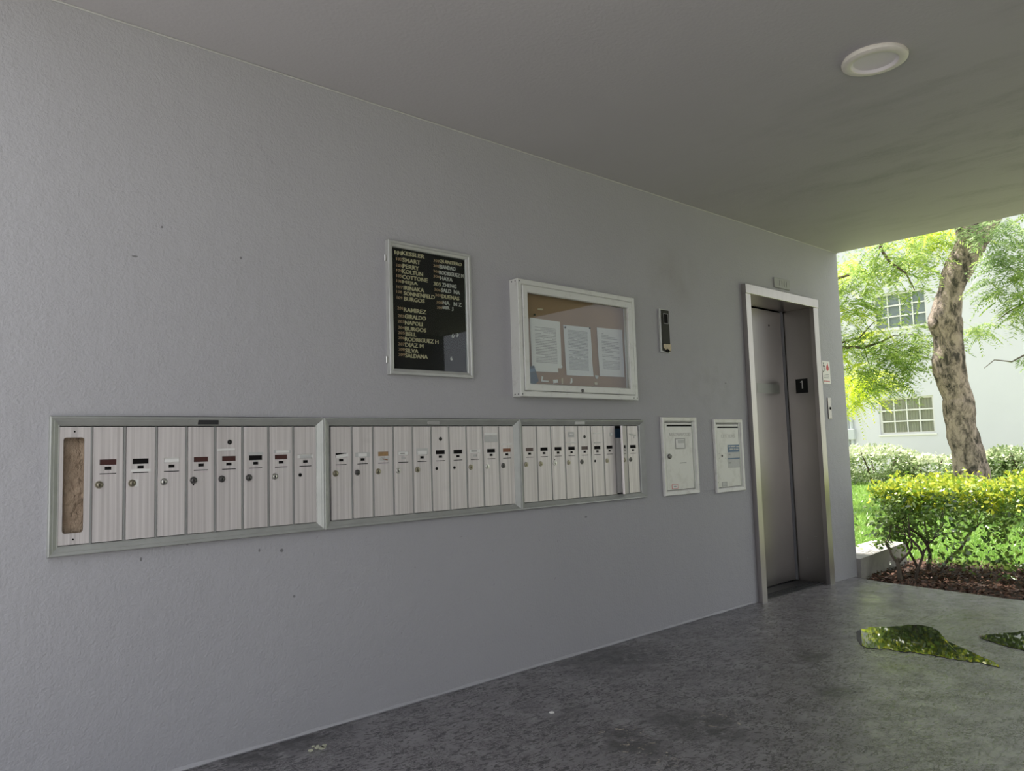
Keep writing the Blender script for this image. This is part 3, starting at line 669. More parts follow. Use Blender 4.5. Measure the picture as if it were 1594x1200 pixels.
# ================================================================== SMALL WALL FITTINGS
K = thing('entry_panel', 'narrow dark metal wall plate with black window and torn beige tape', 'wall plate', (3.86, 0, 1.633))
mb = MB(); mb.box(3.812, 3.909, -.012, 0, 1.632, 1.899, ch=.002); build(mb, 'back_plate', 'dull_aluminium', K)
mb = MB(); mb.box(3.828, 3.903, -.017, -.012, 1.640, 1.893, ch=.0015); build(mb, 'face_plate', 'plate_olive', K)
mb = MB(); mb.holed(3.842, 3.892, 1.808, 1.872, [(3.845, 3.886, 1.812, 1.868)], -.020, -.017, mi=0); mb.box(3.845, 3.886, -.0178, -.0169, 1.812, 1.868, 1); build(mb, 'window', ['lock_dark', 'slot_black'], K)
mb = MB(); mb.poly([(3.834, 1.682), (3.905, 1.684), (3.907, 1.664), (3.903, 1.642), (3.886, 1.646), (3.872, 1.658), (3.858, 1.648), (3.845, 1.652), (3.833, 1.662)], -.0205, -.0165); build(mb, 'torn_tape', 'tape_beige', K)
mb = MB(); mb.box(3.856, 3.882, -.0212, -.0165, 1.6335, 1.652); build(mb, 'broken_hole', 'slot_black', K)

def letter_box(label, x0, x1, z0, z1, word, wx0, wx1, wz, slot, jamb=True):
    t = thing('letter_box', label, 'letter box', ((x0+x1)/2, 0, z0), 'letter boxes beside the lift')
    P_ = [(0, 0), (0, -.014), (.003, -.018), (.020, -.016), (.026, -.010), (.030, -.004), (.030, .001), (.02, .001)]
    for s, n_ in (('top', 'top_rail'), ('bottom', 'bottom_rail'), ('left', 'side_rail'), ('right', 'side_rail')):
        mb = MB(); mb.rail(s, x0, x1, z0, z1, P_); build(mb, n_, 'cream_enamel', t)
    mb = MB(); mb.box(x0+.02, x1-.02, -.0012, 0, z0+.02, z1-.02); build(mb, 'body', 'slot_black', t)
    mb = MB(); mb.holed(x0+.034, x1-.047, z0+.033, z1-.033, [slot], -.008, -.004); d = build(mb, 'door', 'cream_enamel', t)
    mb = MB(); mb.box(slot[0]-.004, slot[1]+.004, -.0035, -.001, slot[2]-.004, slot[3]+.004); build(mb, 'mail_slot', 'slot_black', d)
    mb = MB(); mb.box(x1-.0425, x1-.0305, -.010, 0, z0+.028, z1-.028); build(mb, 'hinge_strip', 'dull_aluminium', t)
    mb = MB(); text_mb(mb, word, wx0, wx1, wz-.011, wz+.011, -.0086, -.0078, 0, .0); build(mb, 'lettering', 'engraved_text', d)
    return t, d
def on_door(u, v): q = on_y(u, v, -.008); return q.x, q.z
def zz(u, v): return 1020+u/8.57, 640+v/8.57
def patch(parent, name, m, u0, v0, u1, v1, y=-.0088, mi=0):
    a = on_door(*zz(u0, v0)); b = on_door(*zz(u1, v1)); mb = MB(); mb.box(a[0], b[0], y, -.0079, b[1], a[1]); return build(mb, name, m, parent)
a = on_door(*zz(150, 180)); b = on_door(*zz(483, 203)); w0 = on_door(*zz(180, 312)); w1 = on_door(*zz(468, 312))
LA, dA = letter_box('larger cream letter box with a lock knob, nearer the mailboxes', 3.786, 4.140, .767, 1.238, 'ARROWWOOD', w0[0], w1[0], w0[1], (a[0], b[0], b[1], a[1]))
q = on_door(*zz(188, 604)); mb = MB(); mb.lathe([(.016, 0), (.016, .004), (.013, .010), (.009, .011)], (q[0], -.008, q[1]), '-y', 18, 0); mb.box(q[0]-.002, q[0]+.002, -.0197, -.0185, q[1]-.006, q[1]+.004, 1); build(mb, 'lock', ['lock_dark', 'slot_black'], dA)
patch(dA, 'sticker', 'engraved_grey', 262, 362, 402, 500); patch(dA, 'sticker', 'sticker_white', 272, 374, 390, 488, -.0093); patch(dA, 'sticker', 'sticker_grey', 296, 385, 385, 425, -.0097)
patch(dA, 'scratch', 'engraved_grey', 330, 684, 415, 692); patch(dA, 'tag_border', 'sign_red', 220, 978, 304, 1032); patch(dA, 'tag', 'sticker_white', 225, 983, 299, 1027, -.0093); patch(dA, 'tag_print', 'engraved_grey', 245, 1000, 280, 1012, -.0096)
for u, v in ((548, 213), (588, 978)):
    q = on_y(*zz(u, v), -.016); mb = MB(); mb.lathe([(.005, -.004), (.004, .0015)], (q.x, -.0155, q.z), '-y', 10); build(mb, 'screw', 'dark_metal', LA)
a = on_door(*zz(825, 205)); b = on_door(*zz(1105, 224)); w0 = on_door(*zz(880, 330)); w1 = on_door(*zz(1062, 330))
LB, dB = letter_box('smaller cream letter box with a blue label, next to the lift frame', 4.334, 4.672, .754, 1.228, 'LETTERS', w0[0], w1[0], w0[1]-.002, (a[0], b[0], b[1], a[1]))
q = on_door(*zz(892, 596)); mb = MB(); mb.lathe([(.008, 0), (.007, .001)], (q[0], -.008, q[1]), '-y', 14); build(mb, 'keyhole', 'slot_black', dB)
for u, v in ((850, 565), (934, 562), (852, 628), (938, 626)):
    q = on_door(*zz(u, v)); mb = MB(); mb.lathe([(.0028, 0), (.002, .001)], (q[0], -.008, q[1]), '-y', 8); build(mb, 'rivet', 'engraved_grey', dB)
patch(dB, 'postal_label', 'label_blue', 963, 450, 1128, 542)
for u0, u1, v in ((975, 1000, 472), (1008, 1068, 470), (1078, 1122, 472), (990, 1035, 505), (1045, 1062, 504), (1070, 1108, 506)): patch(dB, 'label_print', 'sticker_grey', u0, v-6, u1, v+7, -.0092)
patch(dB, 'time_label', 'sticker_grey', 965, 550, 1128, 626); patch(dB, 'label_bar', 'label_blue', 967, 627, 1128, 634, -.0089); patch(dB, 'time_label', 'sticker_grey', 967, 640, 1130, 748)
for u0, u1, v in ((978, 1002, 578), (978, 1012, 688)): patch(dB, 'label_print', 'engraved_grey', u0, v-9, u1, v+9, -.0092)
patch(dB, 'tag', 'engraved_grey', 890, 945, 962, 1002); patch(dB, 'tag', 'sticker_grey', 897, 952, 955, 996, -.0093)
for u, v in ((797, 213), (838, 950)):
    q = on_y(*zz(u, v), -.016); mb = MB(); mb.lathe([(.005, -.004), (.004, .0015)], (q.x, -.0155, q.z), '-y', 10); build(mb, 'screw', 'dark_metal', LB)
mb = MB(); mb.box(4.142, 4.332, -.0025, 0, .775, 1.226, ch=.001); tag(build(mb, 'cover_plate', 'wall_paint'), 'grey painted blank plate between the two letter boxes', 'cover plate')

# ================================================================== LIFT DOORWAY
YF, YB = -.034, .222
E_ = thing('elevator_doorway', 'stainless steel lift doorway with one closed sliding door', 'elevator', (5.3, 0, 0))
ex0, ex1, ei0, ei1, ez1, ei = 4.777, 5.832, 4.842, 5.755, 2.170, 2.103
mb = MB(); mb.box(ex0, ei0, YF, 0, -.01, ei, ch=.002); mb.box(EX0+.002, ei0, -.002, YB, -.01, ei); build(mb, 'door_jamb', 'worn_steel', E_)
mb = MB(); mb.box(ei1, ex1, YF, 0, -.03, ei, ch=.002); build(mb, 'door_jamb', 'worn_steel', E_)
mb = MB(); mb.box(ei1, EX1-.001, -.004, YB, -.03, ei, ch=.001); rv = build(mb, 'reveal_panel', 'stainless_steel', E_)
mb = MB(); mb.box(ex0-.002, ex1+.004, YF-.004, 0, ei, ez1, ch=.002); build(mb, 'header', 'worn_steel', E_)
mb = MB(); mb.box(ei0, ei1, -.001, YB, ei, EZ1-.001); build(mb, 'soffit', 'stainless_steel', E_)
mb = MB(); mb.box(ei0-.005, ei1-.030, YB+.006, YB+.036, .004, ei-.008, ch=.002); build(mb, 'sliding_door', 'stainless_steel', E_)
mb = MB(); mb.box(EX0+.002, EX1-.002, YB+.037, .285, 0, ei+.02); build(mb, 'shaft_gap', 'slot_black', E_)
mb = MB(); mb.box(ei0, ei1, .02, .285, -.03, -.004)
for y in (.05, .075, .1, .225): mb.box(ei0, ei1, y, y+.008, -.004, 0)
build(mb, 'sill', 'dark_metal', E_)
# floor number plate on the reveal
q0 = on_x(1238, 590.5, ei1-.002); q1 = on_x(1258, 611, ei1-.002)
mb = MB(); mb.box(ei1-.003, ei1+.0005, q1.y, q0.y, q1.z, q0.z, ch=.0008); pl_ = build(mb, 'number_plate', 'sign_black', rv)
t2 = MB(); t2.poly([(.002, -.030), (.010, -.030), (.010, .030), (.003, .030), (-.009, .022), (-.009, .015), (.002, .019)], 0, 1)
cy, cz = (q0.y+q1.y)/2, (q0.z+q1.z)/2+.010
mb = MB(); mb.add([(ei1-.0028-.0012*(1-y), cy-x, cz+z) for x, y, z in t2.v], t2.f); build(mb, 'numeral', 'letter_white', rv)
q = on_x(1269, 835, ei1-.002); mb = MB()
for y, z, r in ((q.y, q.z, .012), (q.y+.07, q.z-.17, .006)):
    mb.tube([(ei1-.0012, y-r, z), (ei1-.0012, y+r, z+.002)], .0011, 5)
build(mb, 'scratch', 'sticker_grey', rv)
q = on_y(1198, 506.5, YB); mb = MB(); mb.lathe([(.009, 0), (.007, .001)], (q.x, YB+.006, q.z), '-y', 12); build(mb, 'key_hole', 'slot_black', E_)
a = on_y(1179, 596, YB); b = on_y(1215, 613, YB); mb = MB(); mb.box(a.x, b.x, YB+.0052, YB+.0065, b.z, a.z); build(mb, 'worn_patch', 'steel_patch', E_)

k_ = thing('floor_indicator', 'small painted-over ridged plaque above the lift frame', 'plaque', (5.335, 0, 2.2))
mb = MB(); mb.box(5.222, 5.450, -.012, 0, 2.203, 2.277, ch=.002); build(mb, 'plate', 'plaque_paint', k_)
mb = MB()
for x in (5.30, 5.335, 5.37, 5.405): mb.box(x-.006, x+.006, -.0145, -.0118, 2.222, 2.262, ch=.001)
build(mb, 'ridges', 'plaque_paint', k_)

S = thing('fire_notice', 'white notice with flame and stair figure right of the lift', 'sign', (5.97, 0, 1.517))
mb = MB(); mb.box(5.908, 6.036, -.003, 0, 1.517, 1.697, ch=.0005); build(mb, 'plate', 'sign_white', S)
X, Z = 5.908, 1.517
mb = MB(); mb.poly([(X+.006, Z+.088), (X+.050, Z+.112), (X+.050, Z+.122), (X+.036, Z+.113), (X+.036, Z+.106), (X+.006, Z+.098)], -.0036, -.0028)
mb.poly([(X+.018, Z+.108), (X+.034, Z+.118), (X+.030, Z+.138), (X+.040, Z+.132), (X+.042, Z+.137), (X+.028, Z+.150), (X+.018, Z+.150), (X+.010, Z+.135), (X+.014, Z+.133), (X+.020, Z+.142)], -.0036, -.0028)
mb.lathe([(.008, 0), (.007, .0006)], (X+.024, -.003, Z+.160), '-y', 12); build(mb, 'stair_figure', 'sign_black', S)
mb = MB(); mb.poly([(X+.072, Z+.104), (X+.094, Z+.104), (X+.106, Z+.118), (X+.104, Z+.135), (X+.096, Z+.148), (X+.092, Z+.168), (X+.080, Z+.152), (X+.068, Z+.140), (X+.064, Z+.120)], -.0036, -.0028); build(mb, 'flame', 'sign_red', S)
mb = MB()
for i, (a, b) in enumerate(((.030, .104), (.020, .106), (.022, .100))): 
    x = X+a
    while x < X+b-.006:
        l_ = random.uniform(.006, .013); mb.box(x, min(x+l_, X+b), -.0034, -.0028, Z+.070-i*.013, Z+.0765-i*.013); x += l_+.004
build(mb, 'print', 'engraved_grey', S)
mb = MB(); x = X+.014
while x < X+.11:
    l_ = random.uniform(.008, .014); mb.box(x, x+l_, -.0034, -.0028, Z+.016, Z+.024); x += l_+.004
build(mb, 'red_print', 'sign_red', S)

Bt = thing('call_button', 'steel lift call plate with a dark button right of the doorway', 'button', (5.983, 0, 1.239))
mb = MB(); mb.box(5.957, 6.011, -.007, 0, 1.239, 1.406, ch=.0015); build(mb, 'plate', 'worn_steel', Bt)
mb = MB(); mb.lathe([(.011, 0), (.011, .003), (.008, .004)], (5.990, -.007, 1.322), '-y', 14); build(mb, 'button', 'slot_black', Bt)

# ================================================================== CEILING LIGHT (switched off)
lc = (3.175, -1.615)
Lt = thing('ceiling_light', 'round white recessed disc lamp on the ceiling, switched off', 'ceiling light', (lc[0], lc[1], ZC))
mb = MB(); mb.lathe([(.122, 0), (.126, .008), (.124, .018), (.115, .022), (.092, .024), (.089, .022), (.084, .010)], (lc[0], lc[1], ZC), '-z', 40, caps=(True, False)); build(mb, 'trim_ring', 'lamp_white', Lt, smooth=True)
mb = MB(); mb.lathe([(.0885, .0215), (.080, .0125), (.060, .0108), (.03, .0104)], (lc[0], lc[1], ZC), '-z', 40, caps=(False, True)); build(mb, 'lens', 'lamp_lens', Lt, smooth=True)

# ================================================================== WATER AND LITTER ON THE FLOOR
def floor_z(x): return -.022*max(0, min(1, (x-4.6)/1.6))
def puddle(label, outline, seed):
    n = len(outline); pts = []
    for i in range(n):                       # smooth the outline (Catmull-Rom), then ragged
        p0, p1, p2, p3 = [Vector((*outline[(i+k) % n], 0)) for k in (-1, 0, 1, 2)]
        for s in range(14):
            t = s/14; q = .5*((2*p1)+(p2-p0)*t+(2*p0-5*p1+4*p2-p3)*t*t+(3*p1-p0-3*p2+p3)*t**3)
            j = .05*mnoise.noise(Vector((q.x*6, q.y*6, seed)))+.02*mnoise.noise(Vector((q.x*27, q.y*27, seed)))+.012*mnoise.noise(Vector((q.x*70, q.y*70, seed))); pts.append((q.x+j, q.y+j*.8))
    m = len(pts); top = [(x, y, floor_z(x)+.0030) for x, y in pts]; cx = sum(p[0] for p in pts)/m; cy = sum(p[1] for p in pts)/m
    bot = [(cx+(x-cx)*1.01, cy+(y-cy)*1.01, floor_z(x)-.002) for x, y in pts]
    mb = MB(); mb.add(top+bot, [tuple(range(m))]+[(i, m+i, m+(i+1) % m, (i+1) % m) for i in range(m)])
    return tag(build(mb, 'puddle', 'rain_water'), label, 'puddle', 'puddles on the slab')
puddle('long green-reflecting puddle in the middle of the floor', [(on_z(u, v, 0).x, on_z(u, v, 0).y) for u, v in ((1338, 982), (1380, 975), (1450, 977), (1478, 1000), (1555, 1036), (1500, 1029), (1440, 1020), (1375, 1013), (1340, 1004))], 1.3)
puddle('dark puddle at the right edge of the floor', [(on_z(u, v, 0).x, on_z(u, v, 0).y) for u, v in ((1525, 992), (1560, 984), (1640, 980), (1680, 1000), (1640, 1014), (1575, 1008))], 5.1)
def flake(label, u, v, n, spread):
    c = on_z(u, v, 0); mb = MB()
    for i in range(n):
        x, y = c.x+random.gauss(0, spread), c.y+random.gauss(0, spread*.6); r = random.uniform(.006, .014); a0 = random.uniform(0, 6)
        pts = [(x+r*random.uniform(.6, 1.3)*math.cos(a0+2*math.pi*q/6), y+r*random.uniform(.6, 1.3)*math.sin(a0+2*math.pi*q/6)) for q in range(6)]
        mb.add([(a, b, .0025) for a, b in pts]+[(a, b, -.001) for a, b in pts], [tuple(range(6))]+[(q, 6+q, 6+(q+1) % 6, (q+1) % 6) for q in range(6)])
    return mb
mb = flake('', 497, 1163, 9, .02); tag(build(mb, 'dried_leaf', 'flake_pale'), 'crumbled pale leaf on the dark floor by the wall', 'leaf')
mb = flake('', 858, 1109, 1, .001); tag(build(mb, 'paint_chip', 'sticker_white'), 'small white chip lying on the dark floor', 'chip')

# ================================================================== GARDEN
def fast_mesh(name, V, faces_n, mats, mi=None, smooth=False):
    """V (F, faces_n, 3): unshared polygons"""
    Fn = V.shape[0]; me = bpy.data.meshes.new(name); me.vertices.add(Fn*faces_n); me.vertices.foreach_set('co', V.reshape(-1).astype(np.float32))
    me.loops.add(Fn*faces_n); me.loops.foreach_set('vertex_index', np.arange(Fn*faces_n, dtype=np.int32)); me.polygons.add(Fn)
    me.polygons.foreach_set('loop_start', np.arange(0, Fn*faces_n, faces_n, dtype=np.int32))
    for m in mats: me.materials.append(MATS[m])
    if mi is not None: me.polygons.foreach_set('material_index', mi.astype(np.int32))
    me.update(calc_edges=True); me.validate(); return me
def unit(a): return a/np.maximum(np.linalg.norm(a, axis=-1, keepdims=True), 1e-9)
def leaf_polys(C, L, Wd, D_, Nn):
    """hexagonal leaf blades: centres C, lengths, widths, directions, normals"""
    Sd = unit(np.cross(D_, Nn)); L = L[:, None]; Wd = Wd[:, None]; Nu = unit(np.cross(Sd, D_))
    return np.stack([C-D_*L*.5, C-D_*L*.18+Sd*Wd*.45, C+D_*L*.2+Sd*Wd*.4, C+D_*L*.5-Nu*L*.08, C+D_*L*.2-Sd*Wd*.4, C-D_*L*.18-Sd*Wd*.45], 1)
def put(name, me, parent=None, kind='stuff', base=(0, 0, 0)):
    w = WPOS.get(parent.name, (0, 0, 0)) if parent is not None else (0, 0, 0)
    o = link(name, me, parent, (-w[0], -w[1], -w[2]))
    if kind: o['kind'] = kind
    return o
# kerb
mb = MB(); c0 = Vector((6.300, -.035, 0)); 
pts = [(6.295, -.03), (7.42, .05), (7.40, .34), (6.295, .30)]
mb.add([(x, y, -.12) for x, y in pts]+[(x, y, .115+.015*(i in (1, 2))) for i, (x, y) in enumerate(pts)], [(3, 2, 1, 0), (4, 5, 6, 7), (0, 1, 5, 4), (1, 2, 6, 5), (2, 3, 7, 6), (3, 0, 4, 7)])
tag(build(mb, 'concrete_kerb', 'concrete_kerb'), 'low concrete kerb running from the wall corner into the garden', 'kerb')

# mulch chips
n = 5200; C = np.c_[rng.uniform(6.12, 7.75, n), rng.uniform(-2.6, .02, n), rng.uniform(-.055, -.030, n)]
keep = C[:, 0] > np.array([edge_x(y)+.03 for y in C[:, 1]]); C = C[keep]; n = len(C)
nn = unit(rng.normal(0, .45, (n, 3))+np.array([0, 0, 1])); dd = unit(np.cross(nn, rng.normal(0, 1, (n, 3))))
o = put('mulch', fast_mesh('mulch', leaf_polys(C, rng.uniform(.015, .055, n), rng.uniform(.008, .025, n), dd, nn), 6, ['chip'])); tag(o, 'brown mulch and leaf litter under the front shrubs', 'mulch', kind='stuff')
# grass blades
n = 52000; u = rng.uniform(1290, 1700, n); X = 7.45*np.exp(rng.uniform(0, 1, n)*math.log(20.6/7.45)); d0 = np.array([ray(a, 800)[:] for a in np.linspace(1290, 1700, 60)])
sl = np.interp(u, np.linspace(1290, 1700, 60), d0[:, 1]/d0[:, 0]); Y = CAM.y+sl*X
keep = (X > 7.62+.18*np.sin(Y*5)+rng.normal(0, .12, n)); X, Y = X[keep], Y[keep]; n = len(X)
keep = ~((X < 7.45) & (Y > -.05) & (Y < .36)); X, Y = X[keep], Y[keep]; n = len(X)
hgt = rng.uniform(.035, .085, n)*(1+.03*(X-7)); an = rng.uniform(0, 2*math.pi, n); wd = (.004+.0011*X)*rng.uniform(.6, 1.2, n); lean = rng.normal(0, .035, (n, 2))
B = np.c_[X, Y, np.full(n, -.088)]; S_ = np.c_[np.cos(an)*wd, np.sin(an)*wd, np.zeros(n)]; T = B+np.c_[lean, hgt]
o = put('grass', fast_mesh('grass', np.stack([B-S_, B+S_, T], 1), 3, ['grass_blade'])); tag(o, 'bright green lawn grass beyond the front shrubs', 'grass', kind='stuff')

# front shrubs: bare twisting stems under a clipped leafy top
def grow(mb, start, dirv, length, r, depth, top, spread=.55, tips=None):
    q = Vector(start); d = Vector(dirv).normalized(); pts = [q.copy()]; rad = [r]; n = 5
    for i in range(n):
        d = (d+Vector((random.gauss(0, .22), random.gauss(0, .22), random.gauss(0, .12)))).normalized(); q = q+d*length/n
        if q.z > top: q.z = top
        pts.append(q.copy()); rad.append(r*(1-.32*(i+1)/n))
    mb.tube(pts, rad, 6 if r > .008 else 4)
    if depth == 0: (tips.append(q.copy()) if tips is not None else None); return
    for k in range(random.choice((2, 3))):
        nd = (d+Vector((random.gauss(0, spread), random.gauss(0, spread), random.uniform(-.15, .45)))).normalized()
        grow(mb, pts[random.choice((-1, -1, -2))], nd, length*random.uniform(.6, .9), rad[-1]*.75, depth-1, top, spread, tips)
def front_shrub(label, base, stems, box, nleaf, nnew, seed, low):
    random.seed(seed); g = np.random.default_rng(seed)
    t = thing('garden_shrub', label, 'shrub', base, 'clipped shrubs along the slab'); tips = []
    for st in stems:
        mb = MB(); grow(mb, (base[0]+st[0], base[1]+st[1], base[2]-.03), st[2], st[3], st[4], 3, .62, .6, tips); build(mb, 'stem', 'stem_bark', t, smooth=True)
    x0, x1, y0, y1, zb, zt = box
    # dark older leaves, thinning downwards
    n = nleaf; tt = np.array([p[:] for p in tips]) if tips else np.zeros((1, 3))
    C1 = np.c_[g.uniform(x0, x1, n), g.uniform(y0, y1, n), zt-.02-(zt-zb)*g.uniform(0, 1, n)**1.75]
    m2 = int(n*.32); C2 = tt[g.integers(0, len(tt), m2)]+g.normal(0, .075, (m2, 3)); C2 = C2[(C2[:, 2] < zt) & (C2[:, 2] > .03)]
    lowpts = []
    for (a, b, c, r, q) in low: lowpts.append(g.normal(0, 1, (q, 3))*np.array([r, r, r*.8])+np.array([a, b, c]))
    C = np.concatenate([C1, C2]+lowpts); C = C[(C[:, 2] > -.02) & (C[:, 2] < zt)]; n = len(C)
    fr = np.array([mnoise.noise(Vector(c*5.0)) for c in C]); keep = (fr > -.06) | (C[:, 2] > zt-.12) ; C = C[keep]; n = len(C)
    nn = unit(g.normal(0, .7, (n, 3))+np.array([-.25, -.1, .8])); dd = unit(np.cross(nn, g.normal(0, 1, (n, 3))))
    put('foliage', fast_mesh('foliage', leaf_polys(C, g.uniform(.028, .058, n), g.uniform(.018, .034, n), dd, nn), 6, ['leaf_hedge']), t)
    n = nnew; C = np.c_[g.uniform(x0-.03, x1, n), g.uniform(y0-.02, y1+.02, n), zt+.045*g.normal(0, 1, n)-.02]
    ed = g.uniform(0, 1, n) < .13; C[ed, 0] = x0+g.normal(0, .03, ed.sum()); C[ed, 2] = zt-.02-.16*g.uniform(0, 1, ed.sum())**2
    C[:, 2] += np.array([.05*mnoise.noise(Vector((c[0]*4, c[1]*4, 0))) for c in C])
    nn = unit(g.normal(0, .7, (n, 3))+np.array([-.2, 0, .7])); dd = unit(np.cross(nn, g.normal(0, 1, (n, 3)))+np.array([0, 0, .4]))
    o = put('new_growth', fast_mesh('new_growth', leaf_polys(C, g.uniform(.025, .05, n), g.uniform(.014, .028, n), dd, nn), 6, ['leaf_hedge_new']), t); o['label'] = 'yellow green young leaves on the clipped top'
    return t
front_shrub('clipped yellow-green shrub with a forked stem beside the kerb', (6.40, -.30, -.06),
    [(0, 0, (.12, .02, 1), .26, .022), (.12, -.07, (.25, -.15, 1), .30, .013)], (6.68, 7.45, -.42, .02, .24, .665), 1900, 1600, 3, [(6.75, -.12, .22, .10, 120), (6.6, 0.0, .3, .1, 120)])
front_shrub('clipped yellow-green shrub with several stems, second from the kerb', (7.08, -.25, -.06),
    [(0, 0, (-.1, -.25, 1), .36, .018), (.06, -.05, (.15, -.5, 1), .36, .015), (-.06, .03, (-.25, .1, 1), .34, .013)], (6.68, 7.5, -.95, -.35, .28, .675), 2000, 1800, 11, [(6.85, -.55, .12, .10, 130), (6.9, -.75, .22, .13, 170)])
front_shrub('clipped yellow-green shrub at the right edge of the picture', (7.0, -1.35, -.06),
    [(0, 0, (-.05, .45, 1), .36, .018), (.03, .05, (.1, .25, 1), .36, .014), (0, -.04, (0, -.3, 1), .34, .015)], (6.68, 7.5, -1.95, -.90, .29, .685), 2800, 2300, 23, [(6.8, -.98, .10, .08, 120), (6.9, -1.05, .25, .14, 240), (6.8, -1.3, .2, .15, 150)])

# pale shrubs at the foot of the far building
def far_shrub(label, c, r, n, pale, seed):
    g = np.random.default_rng(seed); t = thing('border_shrub', label, 'shrub', (c[0], c[1], -.08), 'shrubs along the far building')
    mb = MB()
    for i in range(5): a = g.uniform(0, 6.28); mb.tube([(c[0]+.15*math.cos(a), c[1]+.2*math.sin(a), -.1), (c[0]+.3*math.cos(a), c[1]+.5*math.sin(a), .4), (c[0]+.5*math.cos(a), c[1]+.8*math.sin(a), r[2]*.85)], [.03, .022, .01], 6)
    build(mb, 'stem', 'stem_bark', t)
    q = g.normal(0, 1, (n, 3)); q = unit(q)*(g.uniform(.55, 1, (n, 1))); q = np.sign(q)*np.abs(q)**.75
    C = q*np.array([r[0], r[1], r[2]*.5])+np.array([c[0], c[1], r[2]*.52]); C = C[C[:, 2] > .03]
    C += np.array([[.1*mnoise.noise(Vector(a*3.0)), .1*mnoise.noise(Vector(a*3.0+np.array([5, 0, 0]))), .12*mnoise.noise(Vector(a*2.5+np.array([0, 7, 0])))] for a in C]); n = len(C)
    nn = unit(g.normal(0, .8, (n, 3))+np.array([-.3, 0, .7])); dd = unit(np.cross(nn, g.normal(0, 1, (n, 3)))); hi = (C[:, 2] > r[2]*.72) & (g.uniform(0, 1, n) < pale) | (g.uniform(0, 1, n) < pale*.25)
    P_ = leaf_polys(C, g.uniform(.05, .10, n), g.uniform(.035, .06, n), dd, nn)
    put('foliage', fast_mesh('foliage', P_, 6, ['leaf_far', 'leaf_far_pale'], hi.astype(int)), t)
def fs(u, x): q = on_x(u, 700, x); return (q.x, q.y)
far_shrub('pale rounded shrub under the lower window, left of the tree', fs(1362, 19.6), (.8, 1.05, .92), 5200, .85, 31)
far_shrub('low pale shrub just left of the tree trunk', fs(1452, 19.8), (.7, .85, .66), 3200, .9, 32)
far_shrub('low pale shrub just right of the tree trunk', fs(1548, 19.8), (.6, .55, .74), 2600, .9, 33)
far_shrub('dark green shrub right of the tree at the picture edge', fs(1590, 19.9), (.7, .8, .82), 3600, .12, 34)

# the leaning tree
TD = 12.0
cl = [(1519, 800, 66), (1514, 760, 54), (1512, 733, 49.5), (1509.5, 722, 47), (1506, 703, 46), (1501, 684, 44), (1496, 664.5, 42), (1493, 645, 44), (1492, 626, 45), (1490.5, 617, 41), (1483, 597.5, 43), (1478, 578, 46), (1476, 559, 46), (1477, 541, 42), (1475.5, 521.6, 41), (1471.5, 502, 47), (1470, 496.7, 46), (1475.5, 473.7, 39), (1479, 454.5, 35), (1485, 435, 38), (1493.5, 416, 41), (1503.5, 397, 42), (1509, 378, 42), (1514, 362, 44)]
T1 = thing('leaning_tree', 'tall tree with a crooked grey-brown trunk in front of the pale building', 'tree', far(1519, 800, TD))
pts = [far(u, v, TD) for u, v, _ in cl]; rad = [w*TD/F/2 for _, _, w in cl]
pts.insert(0, far(1524, 830, TD)); rad.insert(0, .40)
# resample finely for bark relief
def resample(pts, rad, m):
    P = []; R_ = []
    for i in range(len(pts)-1):
        for s in range(m): t = s/m; P.append(pts[i].lerp(pts[i+1], t)); R_.append(rad[i]*(1-t)+rad[i+1]*t)
    P.append(pts[-1]); R_.append(rad[-1]); return P, R_
P2, R2 = resample(pts, rad, 3); mb = MB(); mb.tube(P2, R2, 28, jitter=.10, jscale=4.5); build(mb, 'trunk', 'bark', T1, smooth=True)
def limb(parent, pts, rad, m=3, name='branch', mat='bark', nseg=8):
    P, R_ = resample([Vector(p) for p in pts], rad, m); mb = MB(); mb.tube(P, R_, nseg, jitter=.12, jscale=8); return build(mb, name, mat, parent, smooth=True)
limb(T1, [far(1508, 385, TD), far(1503, 355, TD), far(1497, 320, TD), far(1480, 270, TD-.4), far(1430, 210, TD-1)], [.17, .15, .13, .11, .08])
limb(T1, [far(1512, 385, TD), far(1530, 356, TD), far(1548, 330, TD), far(1590, 280, TD-.5), far(1660, 230, TD-1)], [.19, .175, .15, .12, .08])
limb(T1, [far(1447, 497, TD), far(1452, 503, TD-.05), far(1462, 506, TD)], [.03, .09, .12])     # broken-off stub
KD = TD-1.2
limb(T1, [far(1430, 210, TD-1), far(1390, 300, KD), far(1370, 386, KD), far(1385, 408, KD), far(1410, 425, KD), far(1424, 452, KD)], [.06, .035, .022, .018, .013, .006], mat='stem_bark', nseg=6)
limb(T1, [far(1590, 280, TD-.5), far(1640, 360, KD), far(1640, 440, KD), far(1600, 470, KD), far(1570, 485, KD), (far(1555, 497, KD))], [.05, .04, .03, .016, .01, .005], mat='stem_bark', nseg=6)
limb(T1, [far(1640, 440, KD), far(1650, 540, KD), far(1594, 553, KD), far(1575, 563, KD), far(1548, 560, KD), far(1532, 573, KD)], [.025, .018, .012, .009, .006, .004], mat='stem_bark', nseg=6)

